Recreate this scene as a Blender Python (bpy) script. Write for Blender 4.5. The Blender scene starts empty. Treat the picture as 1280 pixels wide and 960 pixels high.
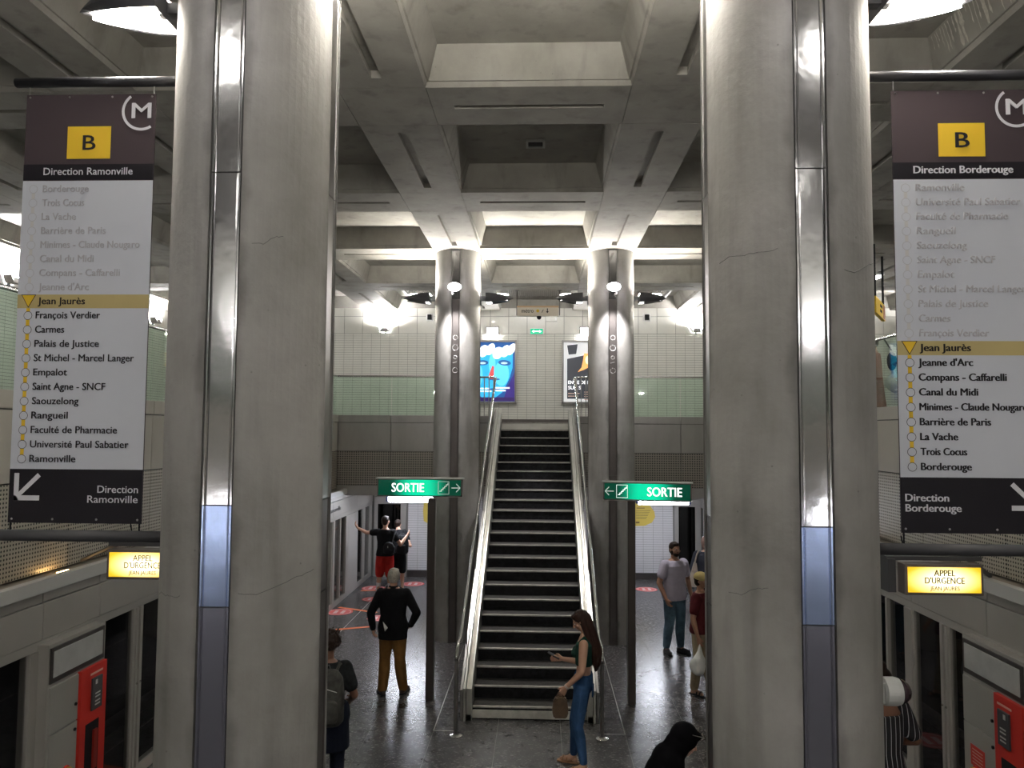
import bpy, bmesh, math, random
from mathutils import Matrix, Vector
random.seed(7)
SC = bpy.context.scene
COL = SC.collection
PI = math.pi
# ------------------------------------------------------------------ camera
cd = bpy.data.cameras.new('camera'); cam = bpy.data.objects.new('camera', cd); COL.objects.link(cam)
cd.sensor_width = 36.0; cd.lens = 27.0; cd.clip_start = 0.05; cd.clip_end = 200
yc = Vector((36, -58, -960)).normalized()
xc = Vector((1, -0.004, (36 + 0.232) / 960)).normalized()
zc = xc.cross(yc)
rot = Matrix((xc, yc, zc))            # rows: world axes seen in camera space -> camera to world
cam.matrix_world = Matrix.Translation((0.13, 0, 3.67)) @ rot.to_4x4()
SC.camera = cam
# ------------------------------------------------------------------ world, exposure
w = bpy.data.worlds.new('station_air'); SC.world = w; w.use_nodes = True
w.node_tree.nodes['Background'].inputs[0].default_value = (0.9, 0.92, 1.0, 1)
w.node_tree.nodes['Background'].inputs[1].default_value = 0.02
SC.view_settings.view_transform = 'Standard'; SC.view_settings.look = 'None'
SC.view_settings.gamma = 1.0; SC.view_settings.use_curve_mapping = False
SC.view_settings.exposure = 0.35
# brightness of the station lamps and of the added fill lamps
E_BOAT_DOWN = 160.0; E_BOAT_UP = 230.0; E_BOAT_UP_NEAR = 300.0; E_WALLUP = 900.0; E_SPOT = 70.0; E_TUBE = 45.0; E_REAR = 27.0; E_FILL = 42.0

# ------------------------------------------------------------------ materials
MATS = {}
def M(name, col, rough=0.5, metal=0.0, spec=0.5, var=0.0, scale=4.0, bump=0.0, bscale=None, emis=0.0, alpha=1.0, coat=0.0, streak=None, detail=6):
    if name in MATS: return MATS[name]
    m = bpy.data.materials.new(name); m.use_nodes = True; MATS[name] = m
    nt = m.node_tree; b = nt.nodes['Principled BSDF']
    c = tuple(col) + (1,)
    b.inputs['Base Color'].default_value = c; b.inputs['Roughness'].default_value = rough; b.inputs['Metallic'].default_value = metal
    b.inputs['Specular IOR Level'].default_value = spec
    if coat: b.inputs['Coat Weight'].default_value = coat; b.inputs['Coat Roughness'].default_value = 0.1
    if emis:
        b.inputs['Emission Color'].default_value = c; b.inputs['Emission Strength'].default_value = emis
    if alpha < 1: b.inputs['Alpha'].default_value = alpha
    if var or bump:
        tc = nt.nodes.new('ShaderNodeTexCoord'); mp = nt.nodes.new('ShaderNodeMapping')
        geo = nt.nodes.new('ShaderNodeNewGeometry')
        nt.links.new(geo.outputs['Position'], mp.inputs['Vector'])
        if streak: mp.inputs['Scale'].default_value = streak
        n = nt.nodes.new('ShaderNodeTexNoise'); n.inputs['Scale'].default_value = scale; n.inputs['Detail'].default_value = detail; n.inputs['Roughness'].default_value = 0.62
        nt.links.new(mp.outputs[0], n.inputs['Vector'])
        if var:
            r = nt.nodes.new('ShaderNodeMapRange'); r.inputs[1].default_value = 0.3; r.inputs[2].default_value = 0.7
            r.inputs[3].default_value = 1 - var; r.inputs[4].default_value = 1 + var * 0.5
            nt.links.new(n.outputs['Fac'], r.inputs[0])
            mx = nt.nodes.new('ShaderNodeVectorMath'); mx.operation = 'SCALE'; mx.inputs[0].default_value = tuple(col)
            nt.links.new(r.outputs[0], mx.inputs['Scale']); nt.links.new(mx.outputs[0], b.inputs['Base Color'])
        if bump:
            n2 = nt.nodes.new('ShaderNodeTexNoise'); n2.inputs['Scale'].default_value = bscale or scale * 4; n2.inputs['Detail'].default_value = 4
            nt.links.new(mp.outputs[0], n2.inputs['Vector'])
            bp = nt.nodes.new('ShaderNodeBump'); bp.inputs['Strength'].default_value = bump; bp.inputs['Distance'].default_value = 0.02
            nt.links.new(n2.outputs['Fac'], bp.inputs['Height']); nt.links.new(bp.outputs[0], b.inputs['Normal'])
    return m

def concrete(name, a, b_, bump=0.25):
    """poured concrete: large cloudy patches, rain-like vertical stains, pores, hair cracks"""
    m = bpy.data.materials.new(name); m.use_nodes = True; MATS[name] = m
    nt = m.node_tree; N = nt.nodes.new; L = nt.links.new; p = nt.nodes['Principled BSDF']
    geo = N('ShaderNodeNewGeometry')
    n1 = N('ShaderNodeTexNoise'); n1.inputs['Scale'].default_value = 1.3; n1.inputs['Detail'].default_value = 8; n1.inputs['Roughness'].default_value = 0.6
    L(geo.outputs['Position'], n1.inputs['Vector'])
    r1 = N('ShaderNodeValToRGB'); r1.color_ramp.elements[0].position = 0.3; r1.color_ramp.elements[1].position = 0.7
    r1.color_ramp.elements[0].color = tuple(a) + (1,); r1.color_ramp.elements[1].color = tuple(b_) + (1,)
    L(n1.outputs['Fac'], r1.inputs[0])
    mp = N('ShaderNodeMapping'); mp.inputs['Scale'].default_value = (5, 5, 0.7); L(geo.outputs['Position'], mp.inputs['Vector'])
    n2 = N('ShaderNodeTexNoise'); n2.inputs['Scale'].default_value = 1.0; n2.inputs['Detail'].default_value = 5; L(mp.outputs[0], n2.inputs['Vector'])
    r2 = N('ShaderNodeMapRange'); r2.inputs[1].default_value = 0.55; r2.inputs[2].default_value = 0.75; r2.inputs[3].default_value = 1.0; r2.inputs[4].default_value = 0.72
    L(n2.outputs['Fac'], r2.inputs[0])
    v = N('ShaderNodeTexVoronoi'); v.feature = 'F1'; v.inputs['Scale'].default_value = 9; L(geo.outputs['Position'], v.inputs['Vector'])
    r3 = N('ShaderNodeMapRange'); r3.inputs[1].default_value = 0.02; r3.inputs[2].default_value = 0.06; r3.inputs[3].default_value = 0.6; r3.inputs[4].default_value = 1.0
    L(v.outputs['Distance'], r3.inputs[0])
    mu = N('ShaderNodeMath'); mu.operation = 'MULTIPLY'; L(r2.outputs[0], mu.inputs[0]); L(r3.outputs[0], mu.inputs[1])
    sc = N('ShaderNodeVectorMath'); sc.operation = 'SCALE'; L(r1.outputs[0], sc.inputs[0]); L(mu.outputs[0], sc.inputs['Scale'])
    L(sc.outputs[0], p.inputs['Base Color']); p.inputs['Roughness'].default_value = 0.72
    n3 = N('ShaderNodeTexNoise'); n3.inputs['Scale'].default_value = 28; n3.inputs['Detail'].default_value = 6; L(geo.outputs['Position'], n3.inputs['Vector'])
    bp = N('ShaderNodeBump'); bp.inputs['Strength'].default_value = bump; bp.inputs['Distance'].default_value = 0.01
    L(n3.outputs['Fac'], bp.inputs['Height']); L(bp.outputs[0], p.inputs['Normal'])
    return m

def strip_stains(m):
    nt = m.node_tree; N = nt.nodes.new; L = nt.links.new; p = nt.nodes['Principled BSDF']
    src = p.inputs['Base Color'].links[0].from_socket
    tc = N('ShaderNodeTexCoord'); sp = N('ShaderNodeSeparateXYZ'); L(tc.outputs['Object'], sp.inputs[0])
    ax = N('ShaderNodeMath'); ax.operation = 'ABSOLUTE'; L(sp.outputs['X'], ax.inputs[0]); ay = N('ShaderNodeMath'); ay.operation = 'ABSOLUTE'; L(sp.outputs['Y'], ay.inputs[0])
    mn = N('ShaderNodeMath'); mn.operation = 'MINIMUM'; L(ax.outputs[0], mn.inputs[0]); L(ay.outputs[0], mn.inputs[1])
    n = N('ShaderNodeTexNoise'); n.inputs['Scale'].default_value = 4.5; n.inputs['Detail'].default_value = 6; L(tc.outputs['Object'], n.inputs['Vector'])
    mu = N('ShaderNodeMath'); mu.operation = 'MULTIPLY_ADD'; mu.inputs[1].default_value = -0.14; L(n.outputs['Fac'], mu.inputs[0]); L(mn.outputs[0], mu.inputs[2])
    r = N('ShaderNodeMapRange'); r.interpolation_type = 'SMOOTHSTEP'; r.inputs[1].default_value = -0.01; r.inputs[2].default_value = 0.055; r.inputs[3].default_value = 0.62; r.inputs[4].default_value = 1.0
    L(mu.outputs[0], r.inputs[0]); sc = N('ShaderNodeVectorMath'); sc.operation = 'SCALE'; L(src, sc.inputs[0]); L(r.outputs[0], sc.inputs['Scale']); L(sc.outputs[0], p.inputs['Base Color'])
m_conc = concrete('column_concrete', (0.22, 0.212, 0.20), (0.375, 0.364, 0.350))
strip_stains(m_conc)
m_ceil = concrete('ceiling_concrete', (0.25, 0.238, 0.212), (0.40, 0.385, 0.35))
m_stain = M('mineral_white', (0.62, 0.60, 0.54), 0.8, var=0.3, scale=20)
m_steel = M('brushed_steel', (0.42, 0.41, 0.40), 0.32, 1.0, var=0.12, scale=3, bump=0.05, bscale=9, streak=(1, 1, 0.3))
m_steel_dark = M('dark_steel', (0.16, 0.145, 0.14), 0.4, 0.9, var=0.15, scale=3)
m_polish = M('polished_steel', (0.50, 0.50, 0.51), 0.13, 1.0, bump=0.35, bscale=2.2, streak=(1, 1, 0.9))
m_chanlow = M('channel_low_reflection', (0.26, 0.26, 0.32), 0.3, 0.85, bump=0.2, bscale=2.0)  # dim bluish reflection on the steel, put into its base colour
m_chanrefl = M('channel_blue_reflection', (0.42, 0.52, 0.78), 0.22, 0.8, bump=0.3, bscale=2.5)  # plain steel; the blue it mirrors is painted into the colour
m_tube = M('tube_steel', (0.66, 0.65, 0.63), 0.2, 1.0)
m_stringer = M('stair_side_steel', (0.66, 0.66, 0.62), 0.36, 0.9, var=0.12, scale=3)
m_facade = M('facade_aluminium', (0.43, 0.415, 0.39), 0.42, 0.3, var=0.05, scale=2)
m_cab = M('cabinet_paint', (0.40, 0.395, 0.37), 0.45, 0.2)
m_ledge = M('ledge_white', (0.55, 0.56, 0.55), 0.5)
m_tile = M('wall_tile_glaze', (0.74, 0.73, 0.68), 0.22, var=0.06, scale=2.5)
m_grout = M('grout', (0.24, 0.235, 0.22), 0.9)
m_black = M('matte_black', (0.012, 0.012, 0.014), 0.55, spec=0.15)
m_darkgrey = M('dark_grey', (0.05, 0.05, 0.055), 0.5)
m_pole = M('black_pole', (0.03, 0.03, 0.035), 0.35, 0.4)
m_track = M('track_dark', (0.03, 0.03, 0.03), 0.9, var=0.4, scale=3)
m_red = M('signal_red', (0.62, 0.03, 0.02), 0.4)
m_redtrain = M('train_red', (0.45, 0.015, 0.015), 0.3)
m_yellow = M('yellow', (0.75, 0.52, 0.05), 0.45)
m_white = M('white_print', (0.8, 0.8, 0.8), 0.5)
m_rubber = M('step_rubber', (0.014, 0.014, 0.016), 0.6, spec=0.12, var=0.7, scale=14, bump=0.3, bscale=60)
m_tread = M('step_tread', (0.055, 0.052, 0.05), 0.5, spec=0.3, var=0.6, scale=25)
m_nose = M('step_nosing', (0.42, 0.41, 0.38), 0.4, 0.6, var=0.3, scale=10)
m_bluebox = M('dark_blue_case', (0.01, 0.015, 0.07), 0.3)
m_warm = M('warm_white_lamp', (1.0, 0.93, 0.82), emis=E_BOAT_DOWN)
m_up = M('uplight_lens', (1.0, 0.95, 0.85), emis=E_BOAT_UP)
m_upn = M('near_uplight_lens', (1.0, 0.95, 0.85), emis=E_BOAT_UP_NEAR)
m_fill = M('fill_tube', (1.0, 0.98, 0.93), emis=E_FILL)
m_wallup = M('wall_uplight_lens', (1.0, 0.98, 0.95), emis=E_WALLUP)
m_spot = M('spot_lens', (1.0, 0.95, 0.97), emis=E_SPOT)
m_tubeL = M('tube_lamp', (0.86, 0.90, 1.0), emis=E_TUBE)
m_rear = M('rear_lamp', (1.0, 0.95, 0.88), emis=E_REAR)

def glass(name, tint, refl=0.12, rough=0.02, dens=0.9):
    m = bpy.data.materials.new(name); m.use_nodes = True; MATS[name] = m
    nt = m.node_tree; N = nt.nodes.new; L = nt.links.new
    nt.nodes.remove(nt.nodes['Principled BSDF']); out = nt.nodes['Material Output']
    t = N('ShaderNodeBsdfTransparent'); t.inputs[0].default_value = tuple(c * dens for c in tint) + (1,)
    g = N('ShaderNodeBsdfGlossy'); g.inputs['Roughness'].default_value = rough
    f = N('ShaderNodeLayerWeight'); f.inputs[0].default_value = 0.5
    pw = N('ShaderNodeMath'); pw.operation = 'POWER'; pw.inputs[1].default_value = 5.0; L(f.outputs['Facing'], pw.inputs[0])
    a = N('ShaderNodeMath'); a.operation = 'ADD'; a.use_clamp = True; a.inputs[1].default_value = refl + 0.02; L(pw.outputs[0], a.inputs[0])
    mx = N('ShaderNodeMixShader'); L(a.outputs[0], mx.inputs[0]); L(t.outputs[0], mx.inputs[1]); L(g.outputs[0], mx.inputs[2])
    L(mx.outputs[0], out.inputs[0]); return m
m_glass = glass('green_glass', (0.86, 0.95, 0.89), 0.03, dens=1.0)
m_doorglass = glass('door_glass', (0.75, 0.75, 0.75), 0.03, dens=1.0)

def floor_mat():
    m = bpy.data.materials.new('granite_tile'); m.use_nodes = True; MATS['granite_tile'] = m
    nt = m.node_tree; N = nt.nodes.new; L = nt.links.new; p = nt.nodes['Principled BSDF']
    geo = N('ShaderNodeNewGeometry')
    def flecks(scale, rot, lim, keep):
        mp = N('ShaderNodeMapping'); mp.inputs['Rotation'].default_value = (0, 0, rot); mp.inputs['Scale'].default_value = (1, 2.2, 1); L(geo.outputs['Position'], mp.inputs['Vector'])
        v = N('ShaderNodeTexVoronoi'); v.inputs['Scale'].default_value = scale; L(mp.outputs[0], v.inputs['Vector'])
        a = N('ShaderNodeMath'); a.operation = 'LESS_THAN'; a.inputs[1].default_value = lim; L(v.outputs['Distance'], a.inputs[0])
        sp = N('ShaderNodeSeparateColor'); L(v.outputs['Color'], sp.inputs[0])
        b = N('ShaderNodeMath'); b.operation = 'GREATER_THAN'; b.inputs[1].default_value = keep; L(sp.outputs[0], b.inputs[0])
        c = N('ShaderNodeMath'); c.operation = 'MULTIPLY'; L(a.outputs[0], c.inputs[0]); L(b.outputs[0], c.inputs[1]); return c.outputs[0]
    ad = N('ShaderNodeMath'); ad.operation = 'MAXIMUM'; L(flecks(14, 0.6, 0.26, 0.62), ad.inputs[0]); L(flecks(30, -0.9, 0.30, 0.6), ad.inputs[1])
    n = N('ShaderNodeTexNoise'); n.inputs['Scale'].default_value = 5; n.inputs['Detail'].default_value = 8; n.inputs['Roughness'].default_value = 0.7; L(geo.outputs['Position'], n.inputs['Vector'])
    r = N('ShaderNodeValToRGB'); e = r.color_ramp.elements
    e[0].position = 0.35; e[0].color = (0.048, 0.046, 0.049, 1); e[1].position = 0.7; e[1].color = (0.098, 0.094, 0.096, 1); L(n.outputs['Fac'], r.inputs[0])
    mx = N('ShaderNodeMix'); mx.data_type = 'RGBA'; L(ad.outputs[0], mx.inputs['Factor']); L(r.outputs[0], mx.inputs['A']); mx.inputs['B'].default_value = (0.21, 0.20, 0.195, 1)
    L(mx.outputs['Result'], p.inputs['Base Color'])
    p.inputs['Roughness'].default_value = 0.27; return m
m_floor = floor_mat()

def perf_mat(name, col, pitch=0.036, axis='X'):
    """sheet steel punched with a square grid of small holes"""
    m = bpy.data.materials.new(name); m.use_nodes = True; MATS[name] = m
    nt = m.node_tree; N = nt.nodes.new; L = nt.links.new; p = nt.nodes['Principled BSDF']
    geo = N('ShaderNodeNewGeometry'); sp = N('ShaderNodeSeparateXYZ'); L(geo.outputs['Position'], sp.inputs[0])
    def cell(o):
        d = N('ShaderNodeMath'); d.operation = 'DIVIDE'; d.inputs[1].default_value = pitch; L(o, d.inputs[0])
        f = N('ShaderNodeMath'); f.operation = 'FRACT'; L(d.outputs[0], f.inputs[0])
        s = N('ShaderNodeMath'); s.operation = 'SUBTRACT'; s.inputs[1].default_value = 0.5; L(f.outputs[0], s.inputs[0])
        q = N('ShaderNodeMath'); q.operation = 'MULTIPLY'; L(s.outputs[0], q.inputs[0]); L(s.outputs[0], q.inputs[1]); return q.outputs[0]
    a = N('ShaderNodeMath'); a.operation = 'ADD'; L(cell(sp.outputs[axis]), a.inputs[0]); L(cell(sp.outputs['Z']), a.inputs[1])
    lt = N('ShaderNodeMath'); lt.operation = 'LESS_THAN'; lt.inputs[1].default_value = 0.072; L(a.outputs[0], lt.inputs[0])
    mx = N('ShaderNodeMix'); mx.data_type = 'RGBA'; L(lt.outputs[0], mx.inputs['Factor'])
    mx.inputs['A'].default_value = tuple(col) + (1,); mx.inputs['B'].default_value = (0.02, 0.018, 0.016, 1)
    L(mx.outputs['Result'], p.inputs['Base Color']); p.inputs['Roughness'].default_value = 0.4
    mt = N('ShaderNodeMath'); mt.operation = 'SUBTRACT'; mt.inputs[0].default_value = 1.0; L(lt.outputs[0], mt.inputs[1])
    mm = N('ShaderNodeMath'); mm.operation = 'MULTIPLY'; mm.inputs[1].default_value = 0.5; L(mt.outputs[0], mm.inputs[0]); L(mm.outputs[0], p.inputs['Metallic'])
    return m
m_perfX = perf_mat('perforated_sheet_back', (0.33, 0.31, 0.28), 0.05, 'X')
m_perfY = perf_mat('perforated_sheet_side', (0.50, 0.46, 0.38), 0.036, 'Y')
m_sidepanel = M('side_panel_paint', (0.50, 0.475, 0.42), 0.45, 0.2, var=0.05, scale=1.5)

# ------------------------------------------------------------------ geometry helpers
def tag(o, label=None, cat=None, group=None, kind=None):
    if label: o['label'] = label
    if cat: o['category'] = cat
    if group: o['group'] = group
    if kind: o['kind'] = kind
    return o
def root(name, loc, label, cat, group=None, rz=0.0):
    o = bpy.data.objects.new(name, None); COL.objects.link(o); o.location = loc; o.rotation_euler = (0, 0, rz)
    o.empty_display_size = 0.1
    return tag(o, label, cat, group)
def rootloc(o):
    while o.parent: o = o.parent
    return Vector(o.location)
def link(name, me, mat, parent=None, loc=(0, 0, 0), rz=0, kind=None):
    o = bpy.data.objects.new(name, me); COL.objects.link(o); o.location = loc; o.rotation_euler = (0, 0, rz)
    if parent: o.parent = parent
    if mat and not me.materials: me.materials.append(mat)
    if kind: o['kind'] = kind
    return o
def obj(name, bm, mat, parent=None, local=False, smooth=False, kind=None, label=None):
    """link a bmesh as one object; vertices given in world space unless local"""
    if parent is not None and not local:
        bmesh.ops.translate(bm, verts=bm.verts, vec=-rootloc(parent))
    bmesh.ops.recalc_face_normals(bm, faces=bm.faces)
    me = bpy.data.meshes.new(name); bm.to_mesh(me); bm.free()
    if smooth:
        for p in me.polygons: p.use_smooth = True
    o = link(name, me, mat, parent, kind=kind)
    if label: o['label'] = label
    return o
def B(): return bmesh.new()
def box(bm, x0, x1, y0, y1, z0, z1, bev=0.0):
    r = bmesh.ops.create_cube(bm, size=1.0)
    for v in r['verts']:
        v.co = Vector(((x0 + x1) / 2 + v.co.x * abs(x1 - x0), (y0 + y1) / 2 + v.co.y * abs(y1 - y0), (z0 + z1) / 2 + v.co.z * abs(z1 - z0)))
    if bev:
        es = list({e for v in r['verts'] for e in v.link_edges})
        bmesh.ops.bevel(bm, geom=es, offset=bev, segments=2, affect='EDGES', profile=0.5)
    return bm
def bx(*a, **k): return box(B(), *a, **k)
def tube(bm, pts, r, n=12, rads=None, cap=True):
    pts = [Vector(p) for p in pts]; rings = []
    for i, p in enumerate(pts):
        d = (pts[min(i + 1, len(pts) - 1)] - pts[max(i - 1, 0)]).normalized()
        ref = Vector((0, 0, 1)) if abs(d.z) < 0.9 else Vector((1, 0, 0))
        if i and rings: ref = lastu
        u = (ref - d * ref.dot(d)).normalized(); v = d.cross(u); lastu = u
        rr = rads[i] if rads else r
        rings.append([bm.verts.new(p + (u * math.cos(a) + v * math.sin(a)) * rr) for a in [2 * PI * k / n for k in range(n)]])
    for a, b in zip(rings, rings[1:]):
        for k in range(n): bm.faces.new((a[k], a[(k + 1) % n], b[(k + 1) % n], b[k]))
    if cap:
        bm.faces.new(rings[0][::-1]); bm.faces.new(rings[-1])
    return bm
def prism(bm, pts, lo, hi, axis='Z'):
    """polygon pts (2D) extruded along an axis; X: pts are (y,z); Y: (x,z); Z: (x,y)"""
    def P(a, b, h): return {'X': (h, a, b), 'Y': (a, h, b), 'Z': (a, b, h)}[axis]
    A = [bm.verts.new(P(a, b, lo)) for a, b in pts]; C = [bm.verts.new(P(a, b, hi)) for a, b in pts]
    n = len(pts)
    for k in range(n): bm.faces.new((A[k], A[(k + 1) % n], C[(k + 1) % n], C[k]))
    bm.faces.new(A[::-1]); bm.faces.new(C); return bm
def ellip(bm, c, r, u=16, v=10, mat=None):
    r_ = bmesh.ops.create_uvsphere(bm, u_segments=u, v_segments=v, radius=1.0)
    for q in r_['verts']:
        p = Vector((q.co.x * r[0], q.co.y * r[1], q.co.z * r[2]))
        if mat: p = mat @ p
        q.co = p + Vector(c)
    return bm
def lathe(bm, prof, c=(0, 0, 0), n=24, axis='Z'):
    rings = []
    for r, h in prof:
        ring = []
        for k in range(n):
            a = 2 * PI * k / n; x, y = r * math.cos(a), r * math.sin(a)
            p = {'Z': (x, y, h), 'X': (h, x, y), 'Y': (x, h, y)}[axis]
            ring.append(bm.verts.new(Vector(p) + Vector(c)))
        rings.append(ring)
    for a, b in zip(rings, rings[1:]):
        for k in range(n): bm.faces.new((a[k], a[(k + 1) % n], b[(k + 1) % n], b[k]))
    bm.faces.new(rings[0][::-1]); bm.faces.new(rings[-1]); return bm
def text(bm, s, size, mtx, bold=0.0, align='LEFT', ext=0.0008, width=None):
    """flat lettering in the XY plane of mtx"""
    c = bpy.data.curves.new('t', 'FONT'); c.body = s; c.size = size; c.align_x = align; c.extrude = ext; c.offset = 0.0; c.resolution_u = 3
    o = bpy.data.objects.new('t', c); COL.objects.link(o)
    dg = bpy.context.evaluated_depsgraph_get(); me = bpy.data.meshes.new_from_object(o.evaluated_get(dg))
    xs = [v.co.x for v in me.vertices]
    if width and xs:
        k = width / (max(xs) - min(xs)); x0 = {'LEFT': min(xs), 'CENTER': (min(xs) + max(xs)) / 2, 'RIGHT': max(xs)}[align]
        for v in me.vertices: v.co.x = (v.co.x - x0) * k
    if bold:
        me.transform(Matrix.Translation((-bold * size * 0.5, 0, 0)))
        for q in range(3 if bold > 0.015 else 2):
            m2 = me.copy(); m2.transform(mtx @ Matrix.Translation((bold * size * 0.75 * q, (q % 2) * bold * size * 0.3, 0.0011 * q))); bm.from_mesh(m2); bpy.data.meshes.remove(m2)
    else: me.transform(mtx); bm.from_mesh(me)
    bpy.data.objects.remove(o); bpy.data.curves.remove(c); bpy.data.meshes.remove(me); return bm
def face_front(x, y, z, rz=0.0):
    """matrix that stands flat print upright, facing -Y (turned by rz)"""
    return Matrix.Translation((x, y, z)) @ Matrix.Rotation(rz, 4, 'Z') @ Matrix.Rotation(PI / 2, 4, 'X')

# ================================================================== SETTING
# floor: slab with one object per granite slab tile
FX = 0.7767; FY = 0.957
fl = obj('floor', bx(-4.27, 4.27, -8, 20.6, -0.3, -0.008), m_grout, kind='structure')
bm = B(); g = 0.003
box(bm, g, FX - g, g, FY - g, -0.02, 0.0)
tm = bpy.data.meshes.new('floor_tile'); bm.to_mesh(tm); bm.free(); tm.materials.append(m_floor)
for i in range(11):
    for j in range(21):
        x = -5.5 * FX + i * FX; y = 9.585 - 10 * FY + j * FY
        if y > 19.3: continue
        link('floor_tile', tm, None, fl, (x, y, 0))
m_strip = M('joint_strip', (0.42, 0.41, 0.38), 0.35, 0.6)
bm = B()
for x in (-1.5 * FX, 1.5 * FX): box(bm, x - 0.006, x + 0.006, 9.585, 19.4, -0.002, 0.0015)
for x in (-4.5 * FX, 4.5 * FX): box(bm, x - 0.007, x + 0.007, -2, 19.4, -0.002, 0.0015)
for s in (-1, 1): box(bm, s * 0.86, s * 1.5 * FX, 9.579, 9.591, -0.002, 0.0015)
o = obj('joint_strip', bm, m_strip, fl, local=True)
# tracks below platform level
for s, nm in ((-1, 'floor_left'), (1, 'floor_right')):
    obj(nm, bx(s * 4.27, s * 7.4, -8, 20.6, -1.2, -1.0), m_track, kind='structure')

# ---- walls
MEZ = 3.84
def tilewall(parent, u0, u1, v0, v1, pos, axis, uw, vh, gap, depth, mat, name='wall_tile', stuff=False, sgn=-1):
    """tiles proud of a wall; axis: direction the wall runs along"""
    nu = round((u1 - u0) / uw); nv = round((v1 - v0) / vh); uw = (u1 - u0) / nu; vh = (v1 - v0) / nv
    def one(bm, u, v):
        a, b_, c, d = u + gap / 2, u + uw - gap / 2, v + gap / 2, v + vh - gap / 2
        p0, p1 = pos, pos + sgn * depth
        lo, hi = min(p0, p1), max(p0, p1)
        if stuff:   # open-backed tile: front and four edges
            q = lambda s_, t, w_: bm.verts.new((s_, w_, t) if axis == 'X' else (w_, s_, t))
            F = [q(a, c, p1), q(b_, c, p1), q(b_, d, p1), q(a, d, p1)]; K = [q(a, c, p0), q(b_, c, p0), q(b_, d, p0), q(a, d, p0)]
            bm.faces.new(F)
            for k in range(4): bm.faces.new((F[k], F[(k + 1) % 4], K[(k + 1) % 4], K[k]))
        else:
            if axis == 'X': box(bm, a, b_, lo, hi, c, d)
            else: box(bm, lo, hi, a, b_, c, d)
    if stuff:
        bm = B()
        for i in range(nu):
            for j in range(nv): one(bm, u0 + i * uw, v0 + j * vh)
        me = bpy.data.meshes.new(name); bm.to_mesh(me); bm.free()
        return link(name, me, mat, parent, kind='stuff')
    bm = B(); one(bm, 0, 0); me = bpy.data.meshes.new(name); bm.to_mesh(me); bm.free(); me.materials.append(mat)
    if axis == 'X': me.transform(Matrix.Translation((0, 0, 0)))
    for i in range(nu):
        for j in range(nv):
            u, v = u0 + i * uw, v0 + j * vh
            link(name, me, None, parent, (u, 0, v) if axis == 'X' else (0, u, v))
WB = 20.4
wb = obj('wall_back', bx(-9.7, 9.7, WB, WB + 0.3, 2.2, 7.3), m_grout, kind='structure')
tilewall(wb, -9.6, 9.6, 6.24, 7.17, WB, 'X', 0.49, 0.465, 0.012, 0.02, m_tile, 'wall_panel')
tilewall(wb, -9.6, 9.6, 3.96, 6.24, WB, 'X', 0.245, 0.0625, 0.007, 0.012, m_tile, 'small_tiles', stuff=True)
obj('baseboard_back', bx(-9.6, 9.6, WB - 0.03, WB, MEZ, 3.96), m_steel_dark, kind='structure')
WL = 19.4
wl = obj('wall_platform', bx(-7.4, 7.4, WL, WL + 0.2, -1.2, 2.25), m_grout, kind='structure')
tilewall(wl, -3.2, 3.42, 0.16, 2.2, WL, 'X', 0.245, 0.0582, 0.006, 0.012, M('platform_tile', (0.74, 0.73, 0.74), 0.25), 'small_tiles', stuff=True)
obj('baseboard_platform', bx(-3.2, 3.42, WL - 0.03, WL, 0.0, 0.15), m_steel_dark, kind='structure')
for s, nm in ((-1, 'wall_left'), (1, 'wall_right')):
    o = obj(nm, bx(s * 9.6, s * 9.9, -8, 20.4, 2.2, 7.3), m_grout, kind='structure')
    if s < 0: tilewall(o, 3.0, 20.3, 6.24, 7.17, s * 9.6, 'Y', 0.49, 0.465, 0.012, 0.02, m_tile, 'wall_panel', sgn=1)
    else: tilewall(o, 3.0, 20.3, 6.24, 7.17, s * 9.6, 'Y', 0.49, 0.465, 0.012, 0.02, m_tile, 'wall_panel', sgn=-1)
    tilewall(o, 3.0, 20.3, 3.96, 6.24, s * 9.6, 'Y', 0.245, 0.0625, 0.007, 0.012, m_tile, 'small_tiles', stuff=True, sgn=-s)
    obj('wall_' + ('left' if s < 0 else 'right') + '_track', bx(s * 7.2, s * 7.4, -8, 20.4, -1.2, 2.3), m_track, kind='structure')
obj('wall_front', bx(-9.7, 9.7, -8.3, -8, -1.2, 7.3), M('rear_wall', (0.6, 0.59, 0.56), 0.6), kind='structure')
# gallery slabs
m_slab = M('gallery_floor', (0.12, 0.12, 0.12), 0.35, var=0.2, scale=5)
m_soffit = M('soffit_white', (0.6, 0.6, 0.6), 0.5)
for s, nm in ((-1, 'floor_gallery_left'), (1, 'floor_gallery_right')):
    obj(nm, bx(s * 4.42, s * 9.6, -8, 20.4, 2.45, MEZ), m_slab, kind='structure')
obj('floor_gallery_back', bx(-4.42, 4.42, 16.82, 20.4, 2.27, MEZ), m_slab, kind='structure')
obj('ceiling_platform', bx(-4.42, 4.42, 16.82, 19.4, 2.24, 2.27), m_soffit, kind='structure')

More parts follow.
